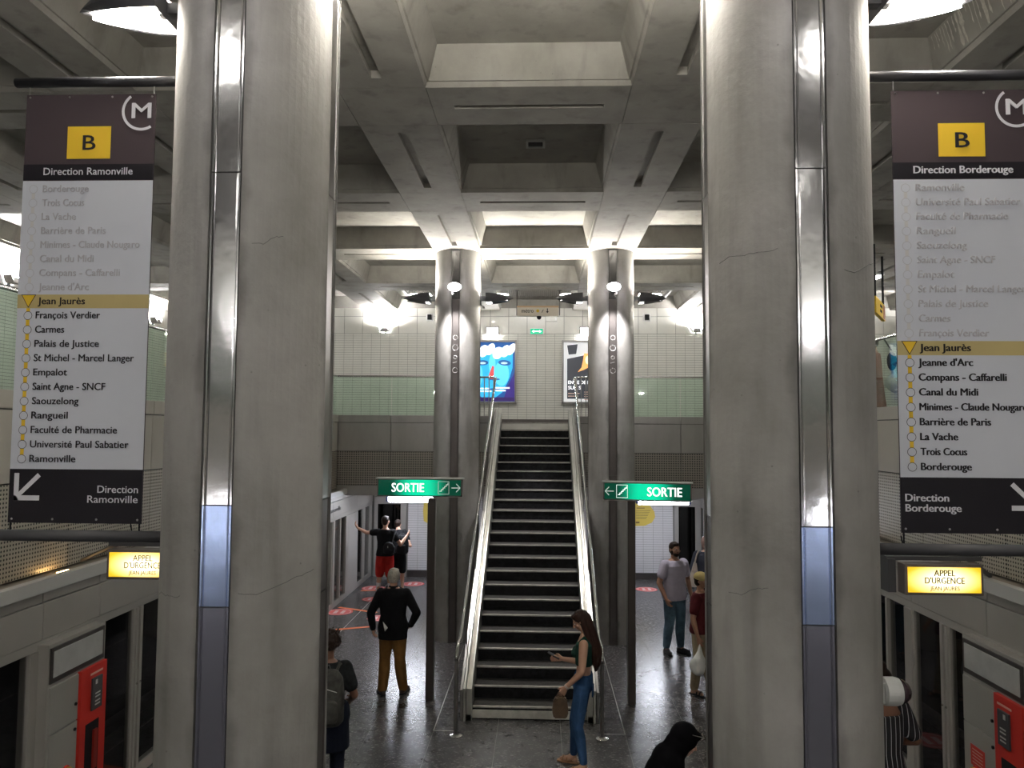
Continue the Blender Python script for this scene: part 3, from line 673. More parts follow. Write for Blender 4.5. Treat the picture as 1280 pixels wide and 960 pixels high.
# ================================================================== PLATFORM SCREEN DOOR WALLS
def facade(side, s0, label, far_text):
    s = side; X = s * 4.11
    r = root('platform_screen_wall', (X, 6, 0), label, 'doors')
    def fb(n, ya, yb, za, zb, mat, xo=0.0, xi=0.08, bev=0.004, par=None):
        # xo: how far it stands out towards the platform
        xa, xb = X - s * xo, X + s * xi
        return obj(n, bx(min(xa, xb), max(xa, xb), ya, yb, za, zb, bev=bev), mat, par or r)
    ym = WL - 0.02
    fb('base_rail', -2, ym, 0.0, 0.12, m_facade); fb('head_rail', -2, ym, 1.78, 1.86, m_facade)
    # ledge with lamp slot above the header
    obj('ledge', bx(min(X - s * 0.05, X + s * 0.03), max(X - s * 0.05, X + s * 0.03), -2, ym, 2.27, 2.385, bev=0.004), m_ledge, r)
    obj('ledge_top', bx(min(X, X + s * 0.24), max(X, X + s * 0.24), -2, ym, 2.33, 2.36), M('ledge_brown', (0.3, 0.27, 0.22), 0.5), r)
    k0 = -2
    for k in range(k0, 4):
        b = s0 + 3.46 * k
        for a, c in ((0, 0.85), (0.85, 2.25), (2.25, 3.46)):
            ya, yb = b - 0.05 + a + 0.004, b - 0.05 + c - 0.004
            if ya > ym: continue
            yb = min(yb, ym)
            fb('header_panel', ya, yb, 1.865, 2.17, m_facade, 0.01); fb('upper_panel', ya, yb, 2.178, 2.265, m_facade, 0.0)
        def post(a, c, n='mullion'):
            if b + c <= ym: fb(n, b + a, b + c, 0.12, 1.78, m_facade, 0.015, 0.08)
        def leaf(a, c):
            if b + c > ym: return
            f = fb('door_leaf', b + a, b + a + 0.04, 0.12, 1.78, m_facade, 0.0, 0.05)
            obj('leaf_edge', bx(min(X, X + s * .05), max(X, X + s * .05), b + c - 0.04, b + c, 0.12, 1.78), m_facade, f)
            obj('pane', bx(min(X + s * .02, X + s * .03), max(X + s * .02, X + s * .03), b + a + 0.04, b + c - 0.04, 0.12, 1.78), m_doorglass, f)
        if k != 0: post(0.0, 0.89, 'wide_post')
        else: fb('wide_post', b, b + 0.89, 0.12, 1.78, m_facade, 0.0, 0.08)
        leaf(0.89, 1.49); post(1.49, 1.53); post(1.57, 1.61); leaf(1.61, 2.21); post(2.21, 2.37)
        if b + 2.8 < ym: fb('fixed_pane', b + 2.37, b + 2.78, 0.12, 1.78, m_doorglass, -0.02, 0.03, 0)
        post(2.78, 2.83)
        if b + 3.26 < ym: fb('fixed_pane', b + 2.83, b + 3.26, 0.12, 1.78, m_doorglass, -0.02, 0.03, 0)
        post(3.26, 3.46)
    # bolts where the two leaves meet
    for k in range(0, 4):
        y = s0 + 3.46 * k + 1.55
        if y < ym:
            bm = B()
            for dy in (-0.035, 0.035): ellip(bm, (X - s * 0.02, y + dy, 1.0), (0.012, 0.012, 0.012), 8, 6)
            obj('bolt', bm, m_tube, r)
    if far_text:
        bm = B(); m = Matrix.Translation((X + 0.014, 14.5, 1.97)) @ Matrix.Rotation(PI / 2, 4, 'Z') @ Matrix.Rotation(PI / 2, 4, 'X')
        text(bm, far_text, 0.13, m, 0.01, width=1.75); obj('lettering', bm, m_darkgrey, r)
    return r
facade(-1, 6.55, 'grey platform screen door wall along the left track', 'Direction Ramonville')
facade(1, 6.3 - 0.0, 'grey platform screen door wall along the right track', None)

def cabinet(s, ya, yb, red_near, label):
    X = s * 4.11; r = root('emergency_cabinet', (X, (ya + yb) / 2, 0), label, 'cabinet')
    def cb(n, a, c, z0, z1, mat, out, par=None, thick=0.02, bev=0.003):
        xa, xb = X - s * out, X - s * (out - thick)
        return obj(n, bx(min(xa, xb), max(xa, xb), a, c, z0, z1, bev=bev), mat, par or r)
    cb('body', ya, yb, 0.0, 1.83, m_facade, 0.10, thick=0.10)
    ins = 0.09
    a, c = ya + 0.02, yb - 0.02
    f = cb('info_frame', a, c, 1.50, 1.80, m_steel_dark, 0.112)
    pn = cb('info_panel', a + 0.035, c - 0.035, 1.545, 1.765, M('info_white', (0.50, 0.51, 0.51), 0.35, var=0.12, scale=6), 0.118, f)
    ry = (ya + 0.0, ya + 0.39) if red_near else (yb - 0.41, yb - 0.0)
    gy = (ya + 0.40, yb - 0.02) if red_near else (ya + 0.02, yb - 0.42)
    d1 = cb('door', gy[0], gy[1], 1.075, 1.47, m_cab, 0.118); d2 = cb('door', gy[0], gy[1], 0.1, 1.065, m_cab, 0.118)
    ly = gy[1] - 0.04 if red_near is False else gy[0] + 0.04
    for d, z in ((d1, 1.22), (d2, 1.0)):
        bm = B(); lathe(bm, [(0.014, 0), (0.014, 0.012)], (X - s * 0.118 - (0.012 if s > 0 else 0), ly, z), 12, 'X'); obj('lock', bm, m_black, d)
    rp = cb('red_phone_panel', ry[0], ry[1], 0.05, 1.48, m_red, 0.135, thick=0.04)
    h = cb('display', ry[0] + 0.16, ry[0] + 0.32, 1.08, 1.37, m_darkgrey, 0.15, rp)
    bm = B()
    for k, z in enumerate((1.31, 1.22, 1.19, 1.15, 1.12)):
        yy = ry[0] + 0.2; xa = X - s * 0.152; box(bm, min(xa, xa - s * .002), max(xa, xa - s * .002), yy, yy + (0.03 if k == 0 else 0.08), z, z + (0.04 if k == 0 else 0.012))
    obj('print', bm, m_ledge, h, kind='stuff')
    cb('label_strip', ry[0] + 0.14, ry[0] + 0.34, 1.40, 1.42, M('pale_red_print', (0.75, 0.45, 0.38), 0.5), 0.137, rp)
    n = cb('niche', ry[0] + 0.09, ry[0] + 0.30, 0.35, 0.98, m_black, 0.138, rp)
    cb('handset', ry[0] + 0.2, ry[0] + 0.26, 0.55, 0.90, M('dark_red', (0.25, 0.015, 0.01), 0.4), 0.155, rp, 0.03)
    by = gy[0] + (gy[1] - gy[0]) * (0.62 if not red_near else 0.55)
    if red_near:
        cb('notice', by - 0.10, by + 0.12, 0.72, 0.90, m_red, 0.120, d2, 0.004, 0)
        bm = B()
        for k in range(5):
            xa = X - s * 0.121; box(bm, min(xa, xa - s * .001), max(xa, xa - s * .001), by - 0.07, by + 0.09, 0.75 + k * 0.028, 0.757 + k * 0.028)
        obj('notice_print', bm, M('pale_red_print', (0.75, 0.45, 0.38)), d2)
        by += 0.03
    zb = 0.68
    sx = X - s * 0.118
    bm = B(); lathe(bm, [(0.055, 0), (0.055, 0.012), (0.045, 0.014)] if s < 0 else [(0.055, 0), (0.055, -0.012), (0.045, -0.014)], (sx, by, zb), 20, 'X'); k_ = obj('key_rosette', bm, m_red, d2)
    bm = B(); q = -s; lathe(bm, [(0.04, 0.012 * q), (0.042, 0.04 * q), (0.03, 0.045 * q)], (sx, by, zb), 20, 'X'); obj('yellow_button', bm, m_yellow, d2)
    return r
cabinet(-1, 6.45, 7.29, False, 'grey emergency cabinet with red telephone panel on the left screen wall')
cabinet(1, 6.42, 7.34, True, 'grey emergency cabinet with red notice and red telephone panel on the right screen wall')

# end doors next to the tiled wall under the gallery
for s, side, xa, xb in ((-1, 'left', -4.05, -3.24), (1, 'right', 3.46, 4.1)):
    d = root('door_' + ('1' if s < 0 else '2'), ((xa + xb) / 2, WL - 0.03, 0), None, None); d['kind'] = 'structure'
    y0_, y1_ = WL - 0.07, WL - 0.01
    obj('door_frame', bx(xa, xb, y0_, y1_, 1.80, 1.98), m_facade, d)
    obj('door_frame', bx(xa, xa + 0.09, y0_, y1_, 0, 1.80), m_facade, d); obj('door_frame', bx(xb - 0.14, xb, y0_, y1_, 0, 1.80), m_facade, d)
    obj('door_frame', bx(xa + .09, xb - .14, y0_, y1_, 0, 0.1), m_facade, d)
    obj('pane', bx(xa + .09, xb - .14, WL - 0.045, WL - 0.035, 0.1, 1.8), glass('dark_glass', (0.05, 0.05, 0.06), 0.02) if 'dark_glass' not in MATS else MATS['dark_glass'], d)
    obj('overpanel', bx(xa, xb, y0_, y1_, 1.99, 2.23), m_facade, d)
    t = obj('red_bumper', bx(xa + .1, xb - .15, WL - 0.028, WL - 0.02, 0.62, 0.86), m_redtrain, d)
# far tunnel walls: pale advertising panels dimly seen through the screen doors
m_adv = M('pale_panel', (0.42, 0.34, 0.34), 0.5)
for s, side in ((-1, 'left'), (1, 'right')):
    for k in range(5):
        y = 6.8 + k * 3.1
        p = root('tunnel_panel', (s * 7.17, y, 1.3), 'pale rectangular panel on the dark wall beyond the %s track' % side, 'panel', 'pale panels beyond the %s track' % side)
        obj('frame', box(B(), -0.02, 0.02, -0.62, 0.62, -0.42, 0.42), m_darkgrey, p, local=True)
        obj('sheet', box(B(), -0.03, 0.03, -0.55, 0.55, -0.35, 0.35), m_adv, p, local=True)
    tr = root('track_rails', (s * 5.7, 6, -1.0), 'pair of guide rails on the dark track bed, %s side' % side, 'rails')
    for dx in (-0.8, 0.8): obj('rail', bx(s * 5.7 + dx - 0.09, s * 5.7 + dx + 0.09, -7, 19, -1.0, -0.86), m_steel_dark, tr)

# fluorescent fixtures under the back gallery
for s, side, xa, xb in ((-1, 'left', -3.28, -2.28), (1, 'right', 2.3, 3.4)):
    r = root('tube_lamp', ((xa + xb) / 2, 17.3, 2.24), 'lit white tube lamp in a dark blue case under the fascia, %s of the stairs' % side, 'lamp')
    obj('case', bx(xa - .05, xb + .05, 17.22, 17.42, 2.06, 2.20, bev=.006), m_bluebox, r)
    obj('diffuser', bx(xa, xb, 17.20, 17.225, 2.085, 2.175), m_tubeL, r)
    obj('lower_diffuser', bx(xa, xb, 17.24, 17.40, 2.045, 2.06), m_tubeL, r)
    for x in (xa + .1, xb - .1): obj('hanger', tube(B(), [(x, 17.32, 2.20), (x, 17.32, 2.24)], .01, 8), m_steel, r)
m_fl = M('platform_lamp', (0.93, 0.93, 1.0), emis=5.0)
for s, side in ((-1, 'left'), (1, 'right')):
    for y in (18.4,):
        r = root('soffit_lamp', (s * 2.9, y, 2.24), 'flat ceiling lamp under the back gallery, %s side' % side, 'lamp')
        obj('diffuser', box(B(), -0.9, 0.9, -0.12, 0.12, -0.03, 0.0), m_fl, r, local=True)

# ================================================================== ROUTE BANNERS
m_bhead = M('banner_brown', (0.062, 0.046, 0.052), 0.55, spec=0.2); m_bdark = M('banner_dark', (0.012, 0.01, 0.014), 0.5, spec=0.2)
m_bbody = M('banner_grey', (0.58, 0.60, 0.66), 0.5); m_byel = M('banner_yellow', (0.80, 0.52, 0.02), 0.5); m_band = M('banner_yellow_band', (0.50, 0.40, 0.17), 0.5)
m_btxt = M('banner_black_print', (0.02, 0.018, 0.022), 0.6, spec=0.2); m_bfade = M('banner_faded_print', (0.44, 0.435, 0.465), 0.6); m_bwhite = M('banner_white_print', (0.68, 0.68, 0.72), 0.5)
ST_L = ['Borderouge', 'Trois Cocus', 'La Vache', 'Barrière de Paris', 'Minimes - Claude Nougaro', 'Canal du Midi', 'Compans - Caffarelli', "Jeanne d'Arc", 'Jean Jaurès', 'François Verdier', 'Carmes', 'Palais de Justice', 'St Michel - Marcel Langer', 'Empalot', 'Saint Agne - SNCF', 'Saouzelong', 'Rangueil', 'Faculté de Pharmacie', 'Université Paul Sabatier', 'Ramonville']
WID_L = [59, 54, 44, 83, 127, 69, 103, 64, 60, 82, 37, 82, 127, 43, 92, 59, 46, 109, 124, 58]
def banner(cx, y, ztop, k, stations, widths, cur, title, right, pole, rail, label):
    """k metres per photograph pixel; the sheet is 165 px wide and 532 px tall in those units"""
    W_ = 165 * k; H_ = 532 * k
    r = root('route_banner', (cx, y, ztop), label, 'banner')
    P = lambda n, xa, xb, za, zb, ya, yb, mat: obj(n, box(B(), xa, xb, ya, yb, za, zb), mat, r, local=True)
    hw = W_ / 2
    P('sheet', -hw, hw, -H_, 0, -0.004, 0.004, m_bhead)
    P('title_bar', -hw, hw, -109 * k, -89 * k, -0.006, -0.0042, m_bdark)
    P('station_field', -hw, hw, -467 * k, -110 * k, -0.006, -0.0042, m_bbody)
    P('footer', -hw, hw, -H_, -467 * k, -0.006, -0.0042, m_bdark)
    P('line_badge', -28 * k, 27 * k, -82 * k, -41 * k, -0.0065, -0.0042, m_byel)
    bm = B(); text(bm, 'B', 27 * k, face_front(0, -0.0068, -71 * k), 0.02, 'CENTER', width=16 * k); obj('line_letter', bm, m_btxt, r, local=True)
    bm = B(); text(bm, title, 13 * k, face_front(0, -0.0065, -102.5 * k), 0.02, 'CENTER', width=(113 if not right else 117) * k)
    obj('title_lettering', bm, m_bwhite, r, local=True, kind='stuff'); bm = B()
    # circled M at the upper right corner, cut by the sheet edge
    mx, mz, rr = 65 * k, -22 * k, 21.5 * k
    text(bm, 'M', 28 * k, face_front(mx - 0 * k, -0.0065, mz - 9 * k), 0.03, 'CENTER', width=24 * k)
    prev = None
    for q in range(40):
        a = math.radians(112 + q * 190 / 39); c, s_ = math.cos(a), math.sin(a)
        pa = (mx + (rr) * c, mz + rr * s_); pb = (mx + (rr + 3.4 * k) * c, mz + (rr + 3.4 * k) * s_)
        if max(pa[0], pb[0]) > hw: prev = None; continue
        if pa[1] > -1 * k or pb[1] > -1 * k: prev = None; continue
        cur_ = [bm.verts.new((pa[0], -0.0065, pa[1])), bm.verts.new((pb[0], -0.0065, pb[1]))]
        if prev: bm.faces.new((prev[0], prev[1], cur_[1], cur_[0]))
        prev = cur_
    obj('circled_letter_logo', bm, m_bwhite, r, local=True); bm = B()
    fx, al = (hw - 5 * k, 'RIGHT') if not right else (-hw + 5 * k, 'LEFT')
    t1, t2 = ('Direction', 'Ramonville') if not right else ('Direction', 'Borderouge')
    text(bm, t1, 12.5 * k, face_front(fx, -0.0065, -495 * k), 0.02, al, width=50 * k); text(bm, t2, 12.5 * k, face_front(fx, -0.0065, -507 * k), 0.02, al, width=(62 if not right else 64) * k)
    obj('footer_lettering', bm, m_bwhite, r, local=True)
    # diagonal arrow
    bm = B(); ax = (-hw + 6 * k) if not right else (hw - 6 * k); d = 1 if not right else -1
    box(bm, min(ax, ax + d * 6 * k), max(ax, ax + d * 6 * k), -0.0066, -0.0062, -505 * k, -472 * k)
    box(bm, min(ax, ax + d * 32 * k), max(ax, ax + d * 32 * k), -0.0066, -0.0062, -505 * k, -499 * k)
    v = [(ax + d * 5 * k, -503 * k), (ax + d * 2 * k, -499 * k), (ax + d * 29 * k, -472 * k), (ax + d * 33 * k, -476 * k)]
    bm.faces.new([bm.verts.new((a, -0.0067, b_)) for a, b_ in v])
    obj('arrow', bm, m_bwhite, r, local=True)
    zst = lambda n: -(120.5 + 17.6 * n) * k
    P('current_band', -hw, hw, zst(cur) - 8.5 * k, zst(cur) + 8.5 * k, -0.0064, -0.0062, m_band)
    cxl = -hw + 14 * k
    P('faded_route_line', cxl - 2 * k, cxl + 2 * k, zst(cur), zst(0), -0.0063, -0.0061, M('banner_faded_line', (0.57, 0.56, 0.56), 0.5))
    P('route_line', cxl - 2.3 * k, cxl + 2.3 * k, zst(len(stations) - 1), zst(cur) - 5 * k, -0.0063, -0.0061, m_byel)
    for n, (s_, wd) in enumerate(zip(stations, widths)):
        x = -hw + (26 if n < cur else 24) * k + (2 * k if n == cur else 0)
        nb = B(); text(nb, s_, 12.5 * k, face_front(x, -0.0068, zst(n) - 3.6 * k), 0.028 if n >= cur else 0.024, 'LEFT', width=wd * k * 0.985)
        obj('faded_station_name' if n < cur else 'station_name', nb, m_bfade if n < cur else m_btxt, r, local=True)
        if n == cur: continue
        N_ = 20
        par_ = r
        for (rad, nm__, yy, mt_) in ((5.4 * k, 'station_ring', -0.0066, m_bfade if n < cur else m_btxt), (4.8 * k, 'station_dot', -0.0069, m_bbody)):
            bmx = B(); c0 = bmx.verts.new((cxl, yy, zst(n))); vs = [bmx.verts.new((cxl + rad * math.cos(2 * PI * q / N_), yy, zst(n) + rad * math.sin(2 * PI * q / N_))) for q in range(N_)]
            for q in range(N_): bmx.faces.new((c0, vs[q], vs[(q + 1) % N_]))
            par_ = obj(nm__, bmx, mt_, par_, local=True)
    bm = B(); z = zst(cur)
    bm.faces.new([bm.verts.new(p) for p in ((cxl - 9.5 * k, -0.0072, z + 8.5 * k), (cxl + 9.5 * k, -0.0072, z + 8.5 * k), (cxl, -0.0072, z - 8 * k))]); obj('triangle_outline', bm, m_btxt, r, local=True)
    bm = B()
    bm.faces.new([bm.verts.new(p) for p in ((cxl - 8.2 * k, -0.0076, z + 7.8 * k), (cxl + 8.2 * k, -0.0076, z + 7.8 * k), (cxl, -0.0076, z - 6.6 * k))]); obj('current_triangle', bm, m_byel, r, local=True)
    bm = B()
    for x in (-hw + 0.02, -hw * 0.33, hw * 0.33, hw - 0.02):
        for z in (-0.015, -H_ + 0.02): ellip(bm, (x, -0.006, z), (0.006, 0.004, 0.006), 8, 6)
    obj('rivets', bm, m_steel, r, local=True, kind='stuff')
    # pole above, rail below, little hangers
    pz, px0, px1, pr = pole; rz_, rx0, rx1, rr_ = rail
    bm = B(); tube(bm, [(px0, 0, pz), (px1, 0, pz)], pr, 16); ellip(bm, (px0, 0, pz), (pr * 0.5, pr, pr), 12, 8); obj('upper_pole', bm, m_pole, r, local=True, smooth=True)
    bm = B(); tube(bm, [(rx0, 0, rz_), (rx1, 0, rz_)], rr_, 16); obj('lower_pole', bm, m_darkgrey, r, local=True, smooth=True)
    for x in (-hw + 0.012, hw - 0.012):
        obj('hanger', tube(B(), [(x, 0, -0.01), (x, 0, pz)], 0.003, 6), m_steel, r, local=True); obj('hanger', tube(B(), [(x, 0, -H_ + 0.01), (x, 0, rz_)], 0.005, 6), m_black, r, local=True)
    return r
KB = 0.0043
banner(-2.295, 3.95, 5.46, KB, ST_L, WID_L, 8, 'Direction Ramonville', False, (0.069, -0.414, 0.505, 0.027), (-2.353, -1.3, 0.50, 0.030), 'hanging route banner headed Direction Ramonville, beside the near left column')
banner(2.307, 3.99, 5.453, KB, ST_L[::-1], WID_L[::-1], 11, 'Direction Borderouge', True, (0.079, 1.2, -0.51, 0.027), (-2.37, 1.2, -0.51, 0.030), 'hanging route banner headed Direction Borderouge, beside the near right column')

# ================================================================== EMERGENCY CALL SIGNS
m_appel = bpy.data.materials.new('lit_yellow_sheet'); m_appel.use_nodes = True
def _ap(m):
    nt = m.node_tree; N = nt.nodes.new; L = nt.links.new; p = nt.nodes['Principled BSDF']
    p.inputs['Base Color'].default_value = (0.7, 0.5, 0.03, 1)
    tc = N('ShaderNodeTexCoord'); mp = N('ShaderNodeMapping'); mp.inputs['Scale'].default_value = (3.2, 1, 7.5); L(tc.outputs['Object'], mp.inputs[0])
    ln = N('ShaderNodeVectorMath'); ln.operation = 'LENGTH'; L(mp.outputs[0], ln.inputs[0])
    r = N('ShaderNodeValToRGB'); e = r.color_ramp.elements; e[0].position = 0.25; e[0].color = (1.0, 0.92, 0.62, 1); e[1].position = 0.95; e[1].color = (0.85, 0.55, 0.02, 1)
    L(ln.outputs['Value'], r.inputs[0]); L(r.outputs[0], p.inputs['Emission Color'])
    mr = N('ShaderNodeMapRange'); mr.inputs[1].default_value = 0.2; mr.inputs[2].default_value = 1.0; mr.inputs[3].default_value = 1.9; mr.inputs[4].default_value = 0.75
    L(ln.outputs['Value'], mr.inputs[0]); L(mr.outputs[0], p.inputs['Emission Strength'])
_ap(m_appel)
m_olive = M('olive_print', (0.16, 0.12, 0.01), 0.5)
def appel(cx, y, z, s, label):
    r = root('emergency_call_sign', (cx, y, z), label, 'sign')
    P = lambda n, a, b_, c, d, e, f, mat, **k: obj(n, box(B(), a, b_, c, d, e, f, **k), mat, r, local=True)
    P('case', -0.29, 0.29, 0.0, 0.12, -0.115, 0.115, M('sign_case', (0.12, 0.10, 0.095), 0.5), bev=0.006)
    P('lit_panel', -0.268, 0.268, -0.006, 0.0, -0.094, 0.094, m_appel)
    P('mount_plate', -0.36, 0.36, 0.14, 0.30, 0.12, 0.15, m_darkgrey)
    P('side_case', -0.36 if s > 0 else 0.30, -0.30 if s > 0 else 0.36, 0.12, 0.30, -0.12, 0.13, m_darkgrey)
    bm = B(); text(bm, 'APPEL', 0.066, face_front(0, -0.008, 0.030), 0.018, 'CENTER', width=0.155); text(bm, "D'URGENCE", 0.066, face_front(0, -0.008, -0.026), 0.018, 'CENTER', width=0.29)
    text(bm, 'JEAN JAURES', 0.042, face_front(0, -0.008, -0.075), 0.006, 'CENTER', width=0.215); obj('lettering', bm, m_olive, r, local=True)
    # arm to the fascia
    xw = 4.30 - abs(cx) ; d = 1 if s > 0 else -1
    bm = B(); tube(bm, [(d * 0.25, 0.22, 0.16), (d * (xw - 0.16), 1.15, -0.17)], 0.02, 8); tube(bm, [(d * 0.30, 0.22, 0.18), (d * 0.36, 0.24, 0.16)], 0.03, 8)
    obj('bracket', bm, m_darkgrey, r, local=True)
    bm = B(); tube(bm, [(-0.24, 0.2, 0.15), (-0.2, 0.2, 0.20), (-0.22, 0.2, 0.30)], 0.006, 6); obj('wire_loop', bm, m_black, r, local=True)
    return r
appel(3.155, 5.95, 2.57, 1, 'glowing yellow emergency call sign under the right banner')
appel(-2.965, 5.95, 2.605, -1, 'glowing yellow emergency call sign under the left banner, half behind the column')
# warm strip lamps in the ledges above the cabinets (they colour the fascia)
m_warmstrip = M('warm_strip', (1.0, 0.62, 0.25), emis=26.0)
for s, side, ya, yb in ((-1, 'left', 6.7, 7.1), (1, 'right', 6.2, 6.6)):
    r = root('ledge_lamp', (s * 4.2, (ya + yb) / 2, 2.36), 'small warm lamp lying on the ledge of the %s screen wall' % side, 'lamp')
    obj('lens', box(B(), -0.006, 0.006, (ya - yb) / 5, (yb - ya) / 5, 0.002, 0.01), m_warmstrip, r, local=True)

# security camera on the near right column
r = root('security_camera', (1.385 + R + 0.02, 3.93, 2.40), 'white cylindrical security camera with dark dome on the near right column', 'camera')
obj('bracket', box(B(), -0.04, -0.005, -0.04, 0.04, -0.05, 0.05, bev=.004), m_ledge, r, local=True)
obj('housing', lathe(B(), [(0.055, -0.01), (0.068, 0.0), (0.068, 0.055), (0.062, 0.075)], n=28, axis='X'), m_ledge, r, local=True, smooth=False)
obj('dome', lathe(B(), [(0.060, 0.075), (0.056, 0.095), (0.040, 0.118), (0.018, 0.130), (0.001, 0.132)], n=24, axis='X'), M('smoked_dome', (0.03, 0.015, 0.02), 0.1), r, local=True, smooth=True)

# ================================================================== BACK WALL FITTINGS
def wall_uplight(x, y, z, rz, label):
    """shade open at the top, facing local -Y"""
    r = root('wall_uplight', (x, y, z), label, 'lamp', None, rz)
    bm = B(); prism(bm, [(-0.17, 0.09), (-0.10, -0.05), (0.10, -0.05), (0.17, 0.09), (0.15, 0.09), (0.09, -0.035), (-0.09, -0.035), (-0.15, 0.09)], -0.20, -0.03, 'Y'); obj('shade', bm, m_steel, r, local=True)
    obj('shade_end', box(B(), -0.10, 0.10, -0.20, -0.19, -0.05, 0.06), m_steel, r, local=True)
    obj('arm', box(B(), -0.03, 0.03, -0.05, 0.0, -0.09, -0.02), m_darkgrey, r, local=True)
    obj('lens', box(B(), -0.145, 0.145, -0.185, -0.04, 0.055, 0.07), m_wallup, r, local=True)
wall_uplight(-4.05, WB, 6.33, 0, 'wall uplighter throwing a glare on the back wall, left of the stairs')
wall_uplight(4.22, WB, 6.33, 0, 'wall uplighter throwing a glare on the back wall, right of the stairs')
for x in (-5.5, -2.2, 2.2, 5.5): wall_uplight(x, -8, 5.6, PI, 'added unseen wall uplighter on the wall behind the viewer, %s' % {-5.5: 'far left', -2.2: 'inner left', 2.2: 'inner right', 5.5: 'far right'}[x])  # added unseen so the steel strips have bright spots to mirror
for y in (18.7, 13.5, 8.0):
    wall_uplight(-9.6, y, 6.33, -PI / 2 * -1, 'wall uplighter on the side wall of the left gallery, %s' % {18.7: 'farthest', 13.5: 'middle one', 8.0: 'nearest'}[y])
    wall_uplight(9.6, y, 6.33, -PI / 2, 'wall uplighter on the side wall of the right gallery, %s' % {18.7: 'farthest', 13.5: 'middle one', 8.0: 'nearest'}[y])
m_rectl = M('rect_lamp_lens', (1, 0.98, 0.95), emis=90.0)
for x, side in ((-1.17, 'left'), (1.32, 'right')):
    r = root('poster_lamp', (x, WB, 6.33), 'rectangular lit lamp above the %s poster' % side, 'lamp')
    obj('frame', box(B(), -0.18, 0.18, -0.08, 0.0, -0.11, 0.11, bev=0.03), m_steel, r, local=True)
    obj('lens', box(B(), -0.14, 0.14, -0.10, -0.075, -0.08, 0.06, bev=0.02), m_rectl, r, local=True)
    obj('lower_lens', box(B(), -0.14, 0.14, -0.075, -0.02, -0.125, -0.112), m_rectl, r, local=True)
for x, side in ((-2.86, 'left'), (2.93, 'right')):
    r = root('wall_camera', (x, WB - .02, 6.68), 'small black wall box on a white plate, %s of the stairs' % side, 'camera')
    obj('plate', box(B(), -0.10, 0.10, -0.03, 0.0, -0.10, 0.10), m_white, r, local=True); obj('body', box(B(), -0.055, 0.055, -0.09, -0.03, -0.07, 0.07, bev=0.01), m_black, r, local=True)
r = root('fire_exit_sign', (0.01, WB - .02, 6.30), 'small green running-figure exit sign on the back wall', 'sign')
obj('case', box(B(), -0.19, 0.19, -0.05, 0.0, -0.09, 0.09, bev=0.01), m_white, r, local=True)
obj('green_face', box(B(), -0.165, 0.165, -0.056, -0.05, -0.07, 0.07), M('green_lit', (0.0, 0.42, 0.22), emis=0.8), r, local=True)
bm = B(); box(bm, -0.09, 0.09, -0.058, -0.056, -0.012, 0.012)
for d in (-1, 1): bm.faces.new([bm.verts.new(p) for p in ((d * 0.13, -0.058, 0), (d * 0.07, -0.058, 0.04), (d * 0.07, -0.058, -0.04))])
obj('arrows', bm, M('sign_white_lit', (0.95, 1, .97)), r, local=True)
# hanging metro sign
r = root('direction_sign', (0.05, 17.5, 6.40), 'hanging cream direction sign reading métro in front of the back wall', 'sign')
obj('board', box(B(), -0.475, 0.475, -0.04, 0.04, -0.115, 0.115, bev=0.005), M('cream_board', (0.75, 0.68, 0.58), 0.4), r, local=True)
obj('top_band', box(B(), -0.478, 0.478, -0.045, 0.045, 0.08, 0.118), M('tan_band', (0.62, 0.42, 0.25), 0.4), r, local=True)
bm = B(); text(bm, 'métro', 0.13, face_front(-0.37, -0.047, -0.04), 0.02, width=0.27); obj('lettering', bm, m_btxt, r, local=True)
bm = B(); lathe(bm, [(0.035, -0.048), (0.035, -0.041)], (0, 0, 0), 16, 'Y'); obj('line_dot', bm, m_yellow, r, local=True)
bm = B(); tube(bm, [(0.09, -0.045, -0.04), (0.13, -0.045, 0.03)], 0.006, 6); lathe(bm, [(0.014, -0.048), (0.014, -0.041)], (0.22, 0, 0.045), 10, 'Y'); prism(bm, [(0.19, -0.01), (0.25, -0.01), (0.22, -0.055)], -0.048, -0.042, 'Y'); box(bm, 0.21, 0.23, -.048, -.042, -.01, .03)
obj('symbols', bm, m_btxt, r, local=True)
for x in (-0.48, 0.50): obj('rod', tube(B(), [(x, 0, -0.1), (x, 0, 0.55)], 0.012, 8), m_steel_dark, r, local=True); obj('ceiling_rose', lathe(B(), [(0.05, 0.47), (0.05, 0.485)], (x, 0, 0), 12), m_steel_dark, r, local=True)
obj('dome_camera', lathe(B(), [(0.05, -0.115), (0.055, -0.14), (0.04, -0.18), (0.01, -0.195)], (0.03, 0, 0), 16), m_black, r, local=True)
r = root('wall_box', (0.40, WB - .02, 6.67), 'small grey box with a white lamp on the back wall under the métro sign', 'box')
obj('body', box(B(), -0.15, 0.15, -0.06, 0.0, -0.1, 0.1), m_tile, r, local=True); obj('lamp', box(B(), 0.10, 0.14, -0.07, -0.06, -0.08, 0.0), m_white, r, local=True)

# posters
def poster_base(x0, x1, z0, z1, label, nm='advertising_poster'):
    r = root(nm, ((x0 + x1) / 2, WB - .02, (z0 + z1) / 2), label, 'poster')
    hw, hh = (x1 - x0) / 2, (z1 - z0) / 2
    bm = B()
    for a in ((-hw, hw, hh - .05, hh), (-hw, hw, -hh, -hh + .05)): box(bm, a[0], a[1], -0.10, 0, a[2], a[3])
    box(bm, -hw, -hw + .05, -0.10, 0, -hh, hh); box(bm, hw - .05, hw, -0.10, 0, -hh, hh)
    obj('frame', bm, m_steel, r, local=True); obj('backing', box(B(), -hw + .02, hw - .02, -0.03, 0, -hh + .02, hh - .02), m_black, r, local=True)
    return r, hw, hh
def flat(n, polys, mat, r, y):
    bm = B()
    for P in polys: bm.faces.new([bm.verts.new((a, y, b_)) for a, b_ in P])
    return obj(n, bm, mat, r, local=True)
